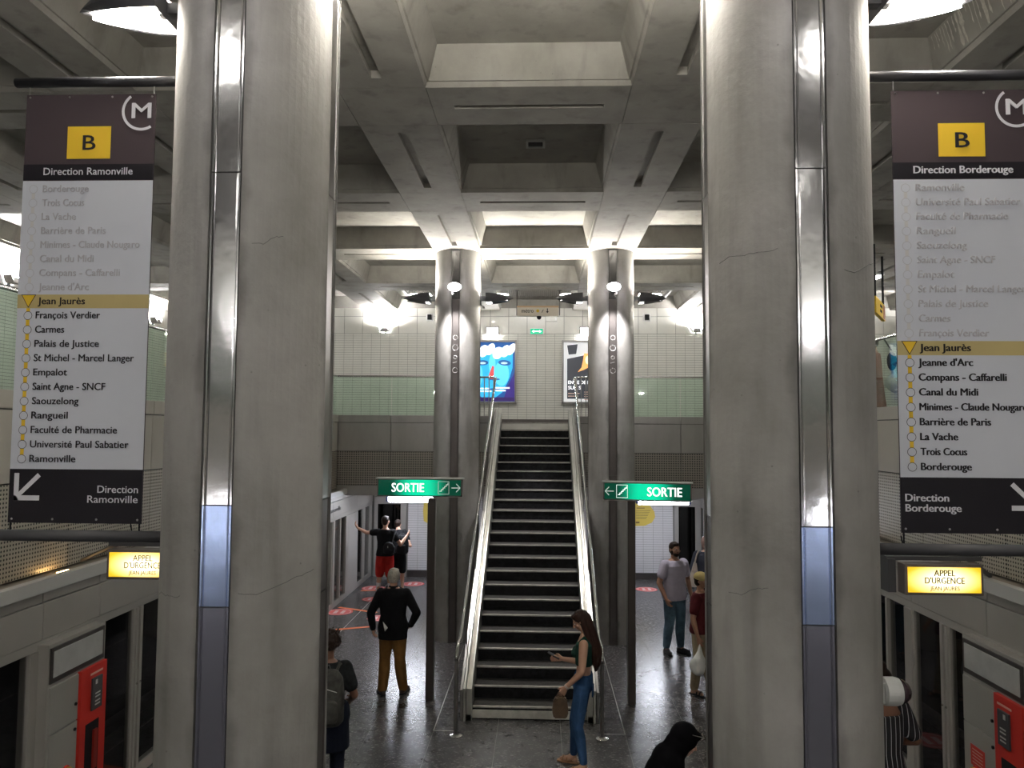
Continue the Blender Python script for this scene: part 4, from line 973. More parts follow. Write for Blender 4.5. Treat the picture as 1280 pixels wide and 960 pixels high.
def oval(cx, cz, a, b_, n=20, t=0.0):
    return [(cx + a * math.cos(q) * math.cos(t) - b_ * math.sin(q) * math.sin(t), cz + a * math.cos(q) * math.sin(t) + b_ * math.sin(q) * math.cos(t)) for q in [2 * PI * k / n for k in range(n)]]
E = lambda n, c, e=0.55: M('poster_' + n, c, 0.3, emis=e)
r, hw, hh = poster_base(-1.72, -0.52, 4.38, 6.06, 'backlit blue poster of a face with a red nose stroke')
flat('sheet', [[(-hw + .05, -hh + .05), (hw - .05, -hh + .05), (hw - .05, hh - .05), (-hw + .05, hh - .05)]], E('deep_blue', (0.02, 0.10, 0.33)), r, -0.035)
flat('face', [[(-0.55, 0.62), (0.50, 0.66), (0.49, 0.1), (0.42, -0.15), (0.33, -0.35), (0.22, -0.55), (0.0, -0.72), (-0.3, -0.7), (-0.55, -0.5)]], E('cyan', (0.03, 0.42, 0.72), 0.7), r, -0.037)
flat('face_light', [oval(0.2, -0.05, 0.2, 0.33), oval(-0.05, 0.2, 0.09, 0.28), oval(-0.42, -0.1, 0.12, 0.3)], E('light_cyan', (0.12, 0.62, 0.85), 0.75), r, -0.039)
for nn, ov in (('printed_eye', oval(0.28, 0.24, 0.17, 0.075, t=-.1)), ('printed_eye', oval(-0.3, 0.24, 0.15, 0.07)), ('printed_nostrils', oval(0.0, -0.20, 0.16, 0.03)), ('printed_mouth', oval(-0.02, -0.47, 0.18, 0.03))): flat(nn, [ov], E('eye_blue', (0.02, 0.12, 0.36)), r, -0.041)
flat('eye_whites', [oval(0.27, 0.23, 0.09, 0.03), oval(-0.3, 0.23, 0.08, 0.03)], E('pale', (0.5, 0.75, 0.85)), r, -0.043)
flat('nose_stroke', [[(-0.05, 0.16), (0.0, 0.14), (0.0, -0.18), (-0.08, -0.2), (-0.15, -0.13)]], E('nose_red', (0.75, 0.10, 0.10)), r, -0.043)
flat('corner', [[(0.55, 0.0), (0.55, -hh + .08), (0.25, -hh + .08), (0.36, -0.4)]], E('violet', (0.05, 0.03, 0.22)), r, -0.040)
flat('bottom_band', [[(-hw + .06, -hh + .06), (hw - .06, -hh + .06), (hw - .06, -hh + .16), (-hw + .06, -hh + .16)]], E('dark_violet', (0.04, 0.02, 0.12)), r, -0.041)
bm = B()
for k, (x, w_) in enumerate(((-0.45, .1), (-0.28, .12), (-0.1, .10), (0.1, .13), (0.3, .11), (0.46, .09))):
    P = oval(x, 0.50 + 0.05 * ((k * 7) % 3), w_, 0.17, t=-0.5); bm.faces.new([bm.verts.new((a, -0.046 - k * 0.0005, c)) for a, c in P])
for (a, b_, c) in ((0.05, 0.43, -0.43), (0.05, 0.32, -0.50), (-0.5, -0.1, -0.45), (-0.5, -0.05, -0.52)):
    for q in range(7): 
        x = a + (b_ - a) * q / 7; box(bm, x, x + (b_ - a) / 7 * 0.8, -0.046, -0.045, c - .02, c + .02)
obj('script_lettering', bm, E('white', (0.95, 0.97, 1.0), 0.9), r, local=True)
r, hw, hh = poster_base(0.68, 1.96, 4.38, 6.06, 'backlit dark poster with an orange figure reading ENVIE DE MONT')
flat('sheet', [[(-hw + .05, -hh + .05), (hw - .05, -hh + .05), (hw - .05, hh - .05), (-hw + .05, hh - .05)]], E('white_border', (0.75, 0.76, 0.78), 0.45), r, -0.035)
flat('dark_field', [[(-hw + .14, -hh + .13), (hw - .10, -hh + .13), (hw - .10, hh - .2), (-hw + .14, hh - .45)]], E('slate', (0.055, 0.06, 0.075), 0.35), r, -0.037)
flat('label_patch', [[(-hw + .14, hh - .13), (-hw + .42, hh - .1), (-hw + .38, hh - .36), (-hw + .18, hh - .38)]], E('slate', (0.055, 0.06, 0.075), 0.35), r, -0.039)
flat('frame_bar', [[(-hw + .08, hh - .44), (0.10, hh - .30), (0.12, hh - .36), (-hw + .1, hh - .5)]], E('white_border', (0.8, 0.8, 0.8)), r, -0.041)
flat('orange_figure', [[(-0.05, 0.50), (0.15, 0.48), (0.3, 0.3), (0.28, 0.12), (0.2, 0.0), (0.12, 0.15), (0.02, 0.1), (-0.08, 0.05), (-0.22, 0.0), (-0.12, 0.12), (-0.08, 0.3)]], E('orange', (0.9, 0.42, 0.14), 0.8), r, -0.043)
flat('pale_highlight', [oval(0.06, 0.32, 0.08, 0.12)], E('pale_orange', (1, 0.8, 0.55), 0.9), r, -0.045)
bm = B(); text(bm, 'ENVIE DE MONT', 0.13, face_front(-hw + .17, -0.042, -0.32), 0.03, width=0.84); text(bm, 'SUR S', 0.13, face_front(-hw + .17, -0.042, -0.46), 0.03, width=0.33)
obj('lettering', bm, E('white', (0.95, 0.97, 1.0), 0.9), r, local=True)
bm = B()
for z, w_ in ((-0.58, .3), (-0.65, .26)): box(bm, -hw + .17, -hw + .17 + w_, -0.042, -0.041, z, z + .02)
for k, z in enumerate((-0.54, -0.6, -0.66, -0.74)): box(bm, -0.05, 0.08, -0.042, -0.041, z, z + .02); box(bm, 0.14, 0.25, -0.042, -0.041, z, z + .02)
obj('small_print', bm, E('beige', (0.6, 0.42, 0.35), 0.4), r, local=True)

# yellow notices on the platform wall
m_not = M('notice_yellow', (0.72, 0.55, 0.10), 0.5)
for s, side, x in ((-1, 'left', -2.56), (1, 'right', 2.62)):
    r = root('wall_notice', (x, WL - .012, 1.62), 'yellow rounded notice on the white tiled platform wall, %s of the stairs' % side, 'notice')
    P = [(-0.16, 0.30), (0.05, 0.32), (0.20, 0.24), (0.34, 0.05), (0.36, -0.08), (0.28, -0.22), (0.10, -0.30), (-0.12, -0.31), (-0.24, -0.24), (-0.26, 0.0), (-0.24, 0.24)]
    bm = B(); prism(bm, [(a * -s if s < 0 and False else a, c) for a, c in P], -0.012, 0.0, 'Y'); obj('sheet', bm, m_not, r, local=True)
    bm = B(); box(bm, -0.03, 0.04, -0.014, -0.012, 0.19, 0.27); box(bm, -0.1, 0.10, -0.014, -0.012, 0.125, 0.145); box(bm, -0.12, -0.03, -0.014, -0.012, -0.24, -0.2)
    for k in range(6): box(bm, -0.12, 0.24 - 0.02 * k, -0.014, -0.012, 0.07 - k * 0.04, 0.08 - k * 0.04)
    obj('print', bm, M('notice_print', (0.2, 0.12, 0.03)), r, local=True)

# yellow direction board and poster in the right gallery
r = root('gallery_sign', (6.05, 13.6, 5.83), 'yellow hanging direction board in the right gallery, seen obliquely', 'sign', None, math.radians(60))
obj('board', box(B(), -0.62, 0.62, -0.03, 0.03, -0.14, 0.14), m_byel, r, local=True); obj('end_patch', box(B(), 0.36, 0.56, -0.034, -0.03, -0.12, 0.12), M('rust_patch', (0.45, 0.16, 0.1)), r, local=True)
bm = B()
for z, w_ in ((0.03, 0.3), (-0.06, 0.26)):
    for q in range(5): box(bm, -0.1 + q * w_ / 5, -0.1 + (q + .75) * w_ / 5, -0.034, -0.03, z, z + .045)
obj('lettering', bm, m_btxt, r, local=True)
for x in (-0.5, 0.6): obj('rod', tube(B(), [(x, 0, 0.1), (x, 0, ZB - 5.83)], 0.02, 8), m_black, r, local=True)
r = root('gallery_poster', (9.58, 18.0, 4.75), 'dark framed advertising poster on the side wall of the right gallery', 'poster')
obj('frame', box(B(), -0.06, 0.0, -0.9, 0.9, -0.75, 0.75), m_darkgrey, r, local=True); obj('sheet', box(B(), -0.07, -0.06, -0.82, 0.82, -0.68, 0.68), M('poster_rose', (0.42, 0.18, 0.14), 0.5), r, local=True)


# ================================================================== FLOOR STICKERS
m_stk = M('sticker_red', (0.62, 0.10, 0.10), 0.45); m_stw = M('sticker_white', (0.75, 0.6, 0.6), 0.45); m_or = M('tape_orange', (0.75, 0.17, 0.05), 0.5)
def sticker(x, y, rr, label, rz=0):
    r = root('floor_sticker', (x, y, 0.0), label, 'sticker', None, rz)
    obj('disc', lathe(B(), [(rr, 0.0), (rr, 0.0025)], n=28), m_stk, r, local=True)
    bm = B(); n = 24
    for k in range(n):
        a, b_ = 2 * PI * k / n, 2 * PI * (k + 1) / n
        bm.faces.new([bm.verts.new((q * math.cos(t), q * math.sin(t), 0.003)) for q, t in ((rr * .80, a), (rr * .86, a), (rr * .86, b_), (rr * .80, b_))])
    for sx in (-1, 1): bm.faces.new([bm.verts.new(p) for p in ((sx * rr * .12, -rr * .45, .003), (sx * rr * .40, -rr * .5, .003), (sx * rr * .40, rr * .4, .003), (sx * rr * .15, rr * .5, .003))])
    obj('footprints', bm, m_stw, r, local=True)
def tape(x0, y0_, x1, y1_, label):
    r = root('floor_tape', ((x0 + x1) / 2, (y0_ + y1_) / 2, 0), label, 'tape', None, math.atan2(y1_ - y0_, x1 - x0))
    l = math.hypot(x1 - x0, y1_ - y0_) / 2; obj('tape', box(B(), -l, l, -0.045, 0.045, 0, 0.0025), m_or, r, local=True)
sticker(-3.90, 15.55, 0.27, 'round red floor sticker under the long orange tape by the left screen doors')
sticker(-3.72, 17.9, 0.27, 'round red floor sticker left of the man in red shorts')
sticker(-3.50, 16.75, 0.22, 'round red floor sticker just in front of the man in red shorts')
sticker(-3.00, 15.1, 0.24, 'round red floor sticker beside the left elbow of the man in the black jacket')
sticker(-2.90, 18.45, 0.27, 'round red floor sticker in front of the tiled wall, left of the stairs')
sticker(2.60, 18.2, 0.25, 'round red floor sticker behind the man in the pale polo shirt')
sticker(3.45, 9.6, 0.25, 'round red floor sticker by the right screen doors, farther one')
sticker(3.45, 8.3, 0.25, 'round red floor sticker by the right screen doors, nearer one')
tape(-4.02, 15.95, -3.15, 15.55, 'long orange tape strip on the floor by the left screen doors')
tape(-3.95, 17.6, -3.2, 17.7, 'orange tape strip at the feet of the man in red shorts')
tape(-3.85, 14.1, -3.02, 14.45, 'orange tape strip on the floor above the curly head')
tape(3.2, 7.0, 4.0, 7.4, 'orange tape strip on the floor beside the striped dress')
tape(-4.0, 8.3, -3.3, 8.5, 'orange tape strip on the floor by the left emergency cabinet')

# ================================================================== PEOPLE
V = Vector
def ring_loft(bm, rings, n=20):
    """rings: (centre, half width, half depth, lateral dir, forward dir)"""
    R_ = []
    for c, hw, hd, lx, fy in rings:
        ring = []
        for k in range(n):
            a = 2 * PI * k / n; ca, sa = math.cos(a), math.sin(a)
            e = 0.82
            x = math.copysign(abs(ca) ** e, ca) * hw; y = math.copysign(abs(sa) ** e, sa) * hd
            ring.append(bm.verts.new(c + lx * x + fy * y))
        R_.append(ring)
    for a, b_ in zip(R_, R_[1:]):
        for k in range(n): bm.faces.new((a[k], a[(k + 1) % n], b_[(k + 1) % n], b_[k]))
    bm.faces.new(R_[0][::-1]); bm.faces.new(R_[-1])
def limb(bm, pts, n=12):
    """pts: (pos, radius): tapered tube with round joints"""
    for (p, r_) in pts: ellip(bm, p, (r_, r_, r_), 12, 8)
    for (p, r_), (q, s_) in zip(pts, pts[1:]): tube(bm, [p, q], 0, n, rads=[r_, s_])
def skin(name, bm, mat, parent, vox=0.009, it=3, fac=0.5):
    """fuse overlapping volumes into one continuous surface"""
    bmesh.ops.recalc_face_normals(bm, faces=bm.faces)
    me = bpy.data.meshes.new(name + '_raw'); bm.to_mesh(me); bm.free()
    o = bpy.data.objects.new('raw', me); COL.objects.link(o)
    m = o.modifiers.new('r', 'REMESH'); m.mode = 'VOXEL'; m.voxel_size = vox
    if it: m = o.modifiers.new('s', 'SMOOTH'); m.factor = fac; m.iterations = it
    dg = bpy.context.evaluated_depsgraph_get(); res = bpy.data.meshes.new_from_object(o.evaluated_get(dg))
    bpy.data.objects.remove(o); bpy.data.meshes.remove(me)
    for p in res.polygons: p.use_smooth = True
    res.name = name; res.materials.clear(); res.materials.append(mat)
    return link(name, res, None, parent)
def cloth(name, c, rough=0.85, var=0.25, scale=9): return M(name, c, rough, var=var, scale=scale, bump=0.25, bscale=22, spec=0.12)
TOR = [(0.0, .150, .098), (.10, .168, .115), (.22, .160, .108), (.38, .138, .096), (.55, .150, .104), (.72, .172, .112), (.86, .172, .102), (.95, .125, .082), (1.03, .062, .060)]
class Person:
    """local frame: x to the person's left... +X is the right-hand side of a viewer behind them; faces +Y"""
    def __init__(s, name, x, y, rz, H, label, skin_mat, build=1.0, lean=(0, 0), head=(0, 0, 0), arms=None, legs=None, vox=0.009):
        s.k = H / 1.75; s.vox = vox; s.bd = build; s.skinm = skin_mat
        s.r = root('person', (x, y, 0), label, 'person', None, rz)
        k = s.k
        s.P = V((0, 0, 0.86 * k)); s.Nk = V((lean[0], lean[1], 1.475 * k))
        s.up = (s.Nk - s.P).normalized(); s.lx = V((1, 0, 0)); s.lx = (s.lx - s.up * s.lx.dot(s.up)).normalized(); s.fy = s.up.cross(s.lx)
        s.head_off = head
        s.hc = s.Nk + s.up * 0.05 * k + V((head[0], head[1] + 0.02 * k, 0.115 * k + head[2]))
        s.arms = arms or {}; s.legs = legs or {}
        s.joints = {}
        for sd in (-1, 1):
            sh = s.torso_pt(0.88, sd * 0.165 * build, 0)
            a = s.arms.get(sd, ((sd * 0.25, -0.03, 1.12), (sd * 0.26, 0.05, 0.87), None))
            el = V(a[0]) * k; wr = V(a[1]) * k
            s.joints[sd] = (sh, el, wr, a[2] if len(a) > 2 and a[2] else (wr - el).normalized())
            l = s.legs.get(sd, ((sd * 0.10, 0.02, 0.49), (sd * 0.11, 0.0, 0.085), (0, 1)))
            s.joints[('l', sd)] = (s.P + V((sd * 0.088 * k, 0, 0.03 * k)), V(l[0]) * k, V(l[1]) * k, V((l[2][0], l[2][1], 0)).normalized())
    def torso_pt(s, t, x, y): return s.P.lerp(s.Nk, t) + s.lx * x * s.k + s.fy * y * s.k
    def torso(s, bm, t0, t1, inf=0.0, flare=0.0):
        ts = sorted(set([t0, t1] + [a[0] for a in TOR if t0 < a[0] < t1])); rings = []
        for t in ts:
            for a, b_ in zip(TOR, TOR[1:]):
                if a[0] <= t <= b_[0] or (t < 0 and a is TOR[0]) or (t > TOR[-1][0] and b_ is TOR[-1]):
                    u = max(0, min(1, (t - a[0]) / (b_[0] - a[0]))); hw = a[1] + (b_[1] - a[1]) * u; hd = a[2] + (b_[2] - a[2]) * u; break
            f = inf + flare * max(0, (0.5 - t))
            rings.append((s.torso_pt(t, 0, 0), (hw * s.bd + f) * s.k, (hd * s.bd + f) * s.k, s.lx, s.fy))
        ring_loft(bm, rings)
    def arm(s, bm, sd, end=2.0, inf=0.0, start=0.0):
        sh, el, wr, _ = s.joints[sd]; k = s.k * (0.6 + 0.4 * s.bd)
        pts = [(sh, (0.056 + inf) * k)]
        if end <= 1: pts.append((sh.lerp(el, end), (0.056 - 0.014 * end + inf) * k))
        else:
            pts.append((sh.lerp(el, 0.5), (0.050 + inf) * k)); pts.append((el, (0.041 + inf) * k)); e = end - 1
            if e > 0.35: pts.append((el.lerp(wr, 0.3), (0.040 + inf) * k))
            pts.append((el.lerp(wr, e), (0.041 - 0.014 * e + inf) * k))
        limb(bm, pts)
    def leg(s, bm, sd, end=2.0, inf=0.0, infend=None):
        h, kn, an, _ = s.joints[('l', sd)]; k = s.k * (0.55 + 0.45 * s.bd); ie = inf if infend is None else infend
        pts = [(h, (0.086 + inf) * k)]
        if end <= 1: pts.append((h.lerp(kn, end * .5), (0.080 + (inf + ie) / 2) * k)); pts.append((h.lerp(kn, end), (0.086 - 0.030 * end + ie) * k))
        else:
            pts.append((h.lerp(kn, 0.5), (0.073 + inf) * k)); pts.append((kn, (0.055 + inf) * k)); e = end - 1
            if e > 0.4: pts.append((kn.lerp(an, 0.3) - s.joints[('l', sd)][3] * 0.012 * k, (0.054 + (inf + ie) / 2) * k))
            pts.append((kn.lerp(an, e), (0.055 - 0.019 * e + ie) * k))
        limb(bm, pts)
    def hand(s, bm, sd):
        sh, el, wr, d = s.joints[sd]; d = V(d).normalized(); k = s.k
        side = d.cross(V((sd, 0, 0)))
        if side.length < 0.3: side = d.cross(V((0, 0, 1)))
        side.normalize(); nrm = d.cross(side).normalized()
        if nrm.dot(V((-sd, 0.2, 0))) < 0: nrm = -nrm
        if side.dot(V((0, 1, 0.3))) < 0: side = -side
        c = wr + d * 0.045 * k
        limb(bm, [(wr, .026 * k), (wr + d * .03 * k + side * .012 * k, .024 * k), (wr + d * .075 * k + side * .022 * k, .016 * k)]); limb(bm, [(wr + d * .03 * k - side * .012 * k, .022 * k), (wr + d * .078 * k - side * .024 * k, .015 * k)])
        limb(bm, [(wr + d * .03 * k, .023 * k), (wr + d * .082 * k, .017 * k)])
        for q, (o_, ln) in enumerate(((0.030, .066), (0.010, .076), (-.010, .070), (-.030, .054))):
            b0 = wr + (d * .082 + side * o_) * k; b1 = b0 + (d * ln * .45 + nrm * .012) * k; b2 = b1 + (d * ln * .38 + nrm * .026) * k
            limb(bm, [(b0, .0105 * k), (b1, .0095 * k), (b2, .0082 * k)], 8)
        t0 = wr + (d * .025 + side * .025) * k; t1 = t0 + (d * .03 + side * .026 + nrm * .010) * k; t2 = t1 + (d * .028 + side * .006 + nrm * .014) * k
        limb(bm, [(t0, .014 * k), (t1, .0115 * k), (t2, .0095 * k)], 8)
    def headparts(s, bm):
        k = s.k; c = s.hc
        q = s.head_q()
        tr = lambda x, y, z: c + q @ V((x * k, y * k, z * k))
        m3 = q.to_3x3() if hasattr(q, 'to_3x3') else q
        ellip(bm, tr(0, -.012, .02), (.075 * k, .094 * k, .092 * k), 18, 12, m3); ellip(bm, tr(0, .018, -.035), (.058 * k, .068 * k, .075 * k), 16, 10, m3)
        ellip(bm, tr(0, .045, -.078), (.030 * k, .030 * k, .024 * k), 10, 8, m3)
        limb(bm, [(tr(0, .086, .015), .008 * k), (tr(0, .106, -.022), .013 * k)], 8)
        for sx in (-1, 1): ellip(bm, tr(sx * .076, -.008, -.008), (.010 * k, .018 * k, .030 * k), 8, 8, m3); ellip(bm, tr(sx * .045, .055, -.02), (.022 * k, .02 * k, .022 * k), 8, 8, m3)
        ellip(bm, tr(0, .078, .022), (.045 * k, .014 * k, .010 * k), 10, 6, m3)
        limb(bm, [(s.Nk - s.up * .04 * k, .056 * k), (s.Nk + s.up * .03 * k, .052 * k), (tr(0, -.02, -.05), .050 * k)])
        return tr, m3
    def head_q(s):
        yaw, pitch = getattr(s, 'yaw', 0), getattr(s, 'pitch', 0)
        return Matrix.Rotation(yaw, 3, 'Z') @ Matrix.Rotation(pitch, 3, 'X')
    def body(s, arms_to=2.0):
        bm = B(); s.torso(bm, 0, 1.03, -0.004)
        for sd in (-1, 1): s.arm(bm, sd); s.hand(bm, sd); s.leg(bm, sd, 2.0); h, kn, an, f = s.joints[('l', sd)]; limb(bm, [(an, .036 * s.k), (an + f * .05 * s.k - V((0, 0, .035 * s.k)), .034 * s.k), (an + f * .14 * s.k - V((0, 0, .055 * s.k)), .026 * s.k)]); ellip(bm, an - f * .02 * s.k - V((0, 0, .048 * s.k)), (.034 * s.k, .034 * s.k, .034 * s.k))
        tr, m3 = s.headparts(bm); s.tr = tr; s.m3 = m3
        skin('body', bm, s.skinm, s.r, s.vox, 2, 0.4)
    def face(s, brow=True, mouth=(0.30, 0.10, 0.09)):
        k = s.k
        for sx in (-1, 1):
            bm = B(); ellip(bm, s.tr(sx * .030, .074, .008), (.012 * k, .008 * k, .007 * k), 10, 8, s.m3); e = obj('eye', bm, M('eye_white', (.7, .68, .65), .3), s.r, local=True, smooth=True)
            bm = B(); ellip(bm, s.tr(sx * .030, .0805, .008), (.0055 * k, .003 * k, .0055 * k), 8, 6, s.m3); obj('iris', bm, m_black, e, local=True)
        bm = B(); ellip(bm, s.tr(0, .083, -.050), (.022 * k, .008 * k, .007 * k), 10, 6, s.m3); obj('mouth', bm, M('lips_%d' % int(mouth[0] * 100), mouth, .5), s.r, local=True, smooth=True)
    def shirt(s, name, mat, t0=0.12, sleeve=0.55, inf=0.014, flare=0.02, neck=0.99, it=4, vox=None):
        bm = B(); s.torso(bm, t0, neck, inf, flare)
        if sleeve:
            for sd in (-1, 1): s.arm(bm, sd, sleeve, inf + 0.006)
        return skin(name, bm, mat, s.r, vox or s.vox, it)
    def trousers(s, name, mat, end=1.9, inf=0.012, infend=0.014, top=0.34, it=3):
        bm = B(); s.torso(bm, 0.0, top, inf)
        for sd in (-1, 1): s.leg(bm, sd, end, inf, infend)
        ellip(bm, s.P + V((0, 0, .02 * s.k)), (.12 * s.k, .10 * s.k * s.bd, .06 * s.k))
        return skin(name, bm, mat, s.r, s.vox, it)
    def shoes(s, mat, sole=None, name='shoe'):
        for sd in (-1, 1):
            h, kn, an, f = s.joints[('l', sd)]; k = s.k; bm = B(); z = .042 * k; a = V((an.x, an.y, 0))
            limb(bm, [(a - f * .03 * k + V((0, 0, z)), .041 * k), (a + f * .06 * k + V((0, 0, z)), .044 * k), (a + f * .15 * k + V((0, 0, .036 * k)), .037 * k)])
            limb(bm, [(a + V((0, 0, .05 * k)), .040 * k), (a + V((0, 0, .095 * k)), .042 * k)])
            for v in bm.verts:
                if v.co.z < 0.004: v.co.z = 0.004
            o = skin(name, bm, mat, s.r, 0.008, 2)
            if sole:
                bm = B(); b0 = a - f * .065 * k; b1 = a + f * .185 * k; w_ = f.cross(V((0, 0, 1)))
                tube(bm, [b0 + V((0, 0, .012)), a + V((0, 0, .012)), b1 + V((0, 0, .012))], 0, 12, rads=[.030 * k, .045 * k, .034 * k])
                for v in bm.verts: v.co.z = max(0.0, min(.022, v.co.z))
                obj('sole', bm, sole, o, local=True)
    def hair(s, mat, kind='short'):
        k = s.k; bm = B(); tr, m3 = s.tr, s.m3
        if kind in ('short', 'long', 'tied'):
            ellip(bm, tr(0, -.022, .034), (.083 * k, .096 * k, .090 * k), 20, 12, m3); ellip(bm, tr(0, -.045, -.02), (.074 * k, .066 * k, .07 * k), 14, 10, m3)
            ellip(bm, tr(0, .045, .085), (.055 * k, .035 * k, .025 * k), 12, 8, m3)
        if kind == 'fringe_ring':
            ellip(bm, tr(0, -.03, -.005), (.083 * k, .088 * k, .062 * k), 18, 12, m3)
        if kind == 'curly':
            rd = random.Random(5)
            for q in range(110):
                a, t = rd.uniform(0, 2 * PI), rd.uniform(-0.35, 1); rr = math.sqrt(max(0, 1 - t * t))
                x, y, z = rr * math.cos(a) * .095, rr * math.sin(a) * .1 - .015, t * .105 + .035
                if y > .05 and z < .06: continue
                e = rd.uniform(.016, .032); ellip(bm, tr(x, y, z), (e * k, e * k, e * k), 8, 6)
            ellip(bm, tr(0, -.02, .03), (.09 * k, .095 * k, .1 * k), 16, 10, m3)
            for q in range(9):
                a = q * 0.7; limb(bm, [(tr(math.cos(a) * .07, math.sin(a) * .06 - .01, .09), .016 * k), (tr(math.cos(a) * .105, math.sin(a) * .09 - .01, .135 + .01 * (q % 3)), .009 * k)], 6)
        if kind == 'long':
            limb(bm, [(tr(0, -.06, .0), .07 * k), (s.Nk + V((0, -.085 * k, -.02 * k)), .062 * k), (s.torso_pt(.72, 0, -.135), .068 * k), (s.torso_pt(.52, 0.0, -.14), .055 * k), (s.torso_pt(.38, 0.01, -.135), .018 * k)])
            for q in (-1, 1): limb(bm, [(tr(q * .05, -.03, .0), .045 * k), (s.Nk + V((q * .06 * k, -.05 * k, -.03 * k)), .04 * k), (s.torso_pt(.62, q * .055, -.125), .04 * k), (s.torso_pt(.42, q * .04, -.135), .014 * k)])
        if kind == 'tied': ellip(bm, tr(0, -.03, .13), (.04 * k, .04 * k, .045 * k))
        return skin('hair', bm, mat, s.r, 0.008, 2 if kind != 'curly' else 0)

SK_L = M('skin_light', (0.52, 0.30, 0.21), 0.5, var=0.06, scale=8); SK_T = M('skin_tan', (0.36, 0.19, 0.12), 0.5, var=0.06, scale=8)
SK_D = M('skin_brown', (0.16, 0.075, 0.045), 0.5, var=0.06, scale=8)
h_dark = M('hair_dark', (0.022, 0.013, 0.010), 0.45, spec=0.18, var=0.3, scale=30, bump=0.4, bscale=60); h_brown = M('hair_brown', (0.032, 0.015, 0.011), 0.4, spec=0.18, var=0.35, scale=26, bump=0.4, bscale=60, streak=(1, 1, .25)); h_grey = M('hair_grey', (0.50, 0.47, 0.41), 0.8, var=0.45, scale=40, bump=0.6, bscale=70)

def bag(name, x, y, z, label, cat='bag', rz=0): return root(name, (x, y, z), label, cat, None, rz)
def Wp(p, v):
    """point of a person's local frame in world space"""
    return Matrix.Translation(p.r.location) @ Matrix.Rotation(p.r.rotation_euler[2], 4, 'Z') @ V(v)

# --- woman with long hair looking at her phone, faces left
p = Person('woman', 0.60, 8.62, math.radians(80), 1.70, 'person in dark green crop top and blue jeans looking down at a phone', SK_L, 0.86, lean=(0, -0.03), head=(0, .035, -0.015), vox=0.007,
           arms={1: ((0.22, 0.0, 1.10), (0.20, 0.26, 1.13), (-0.25, 0.9, 0.1)), -1: ((-0.245, -0.02, 1.13), (-0.20, 0.16, 0.94), (0.1, 0.5, -0.75))},
           legs={-1: ((-.10, .05, .49), (-.12, -.03, .085), (-.1, 1)), 1: ((.09, .10, .49), (.12, .12, .085), (0.15, 1))})
p.pitch = -0.55; p.yaw = 0.1
p.body(); p.face(); p.hair(h_brown, 'long')
m_green = cloth('green_knit', (0.012, 0.042, 0.032))
bm = B(); p.torso(bm, 0.47, 0.86, 0.010)
for sd in (-1, 1): limb(bm, [(p.torso_pt(.84, sd * .10, .06), .03), (p.torso_pt(.97, sd * .085, .0), .022), (p.torso_pt(.84, sd * .10, -.06), .03)]); ellip(bm, p.torso_pt(.68, sd * .06, .10), (.05, .045, .05))
skin('crop_top', bm, m_green, p.r, 0.007, 3)
m_jean = cloth('blue_denim', (0.035, 0.085, 0.20), var=0.45, scale=6)
j = p.trousers('jeans', m_jean, 1.92, 0.016, 0.008, 0.30)
bm = B(); q = p.torso_pt(.06, -.08, -.118); box(bm, q.x - .05, q.x + .05, q.y - .012, q.y + .004, q.z - .06, q.z + .06, bev=.004); obj('back_pocket', bm, cloth('blue_denim_dark', (0.026, 0.065, 0.155)), j, local=True)
bm = B(); p.torso(bm, .27, .315, .012); obj('waistband', bm, cloth('blue_denim_dark', (.03, .08, .2)), j, local=True)
m_sand = M('tan_leather', (0.30, 0.15, 0.07), 0.5)
def sandals(p, mat):
    for sd in (-1, 1):
        h, kn, an, f = p.joints[('l', sd)]; k = p.k; a = V((an.x, an.y, 0)); bm = B()
        tube(bm, [a - f * .07 * k + V((0, 0, .01)), a + V((0, 0, .01)), a + f * .12 * k + V((0, 0, .01)), a + f * .19 * k + V((0, 0, .01))], 0, 12, rads=[.028 * k, .040 * k, .046 * k, .030 * k])
        for v in bm.verts: v.co.z = max(0, min(.018, v.co.z))
        s_ = obj('sandal', bm, mat, p.r, local=True); w_ = f.cross(V((0, 0, 1)))
        bm = B()
        for d_ in (.07, .12): tube(bm, [a + f * d_ * k - w_ * .045 * k + V((0, 0, .015)), a + f * d_ * k - w_ * .03 * k + V((0, 0, .05)), a + f * d_ * k + V((0, 0, .062)), a + f * d_ * k + w_ * .03 * k + V((0, 0, .05)), a + f * d_ * k + w_ * .045 * k + V((0, 0, .015))], .011, 6)
        obj('strap', bm, mat, s_, local=True)
sandals(p, m_sand)
sh, el, wr, d = p.joints[-1]; hp = Wp(p, wr + V(d).normalized() * .08)
bm = B(); tube(bm, [wr - (wr - el).normalized() * .03 + V((0, 0, .0)), wr - (wr - el).normalized() * .005], .031, 14); obj('bracelet', bm, M('pale_beads', (.6, .5, .45), .4), p.r, local=True)
b_ = bag('handbag', hp.x - 0.02, hp.y, hp.z - .135, 'small brown handbag held by the person in the crop top')
bm = B(); prism(bm, [(-.07, -.12), (.07, -.12), (.088, -.05), (.072, .07), (.04, .10), (-.04, .10), (-.072, .07), (-.088, -.05)], -.045, .045, 'Y'); bmesh.ops.bevel(bm, geom=bm.edges[:], offset=.012, segments=2, affect='EDGES'); obj('pouch', bm, M('brown_leather', (.10, .062, .036), .6, var=.4, scale=14), b_, local=True)
obj('handle', tube(B(), [(-.04, 0, .09), (-.02, 0, .14), (.02, 0, .14), (.04, 0, .09)], .009, 8), M('brown_leather', (.15, .085, .045)), b_, local=True)
sh, el, wr, d = p.joints[1]; hp = Wp(p, wr + V(d).normalized() * .09)
b_ = root('phone', (hp.x - .01, hp.y, hp.z + .03), 'dark phone held by the person in the crop top', 'phone', None, math.radians(80))
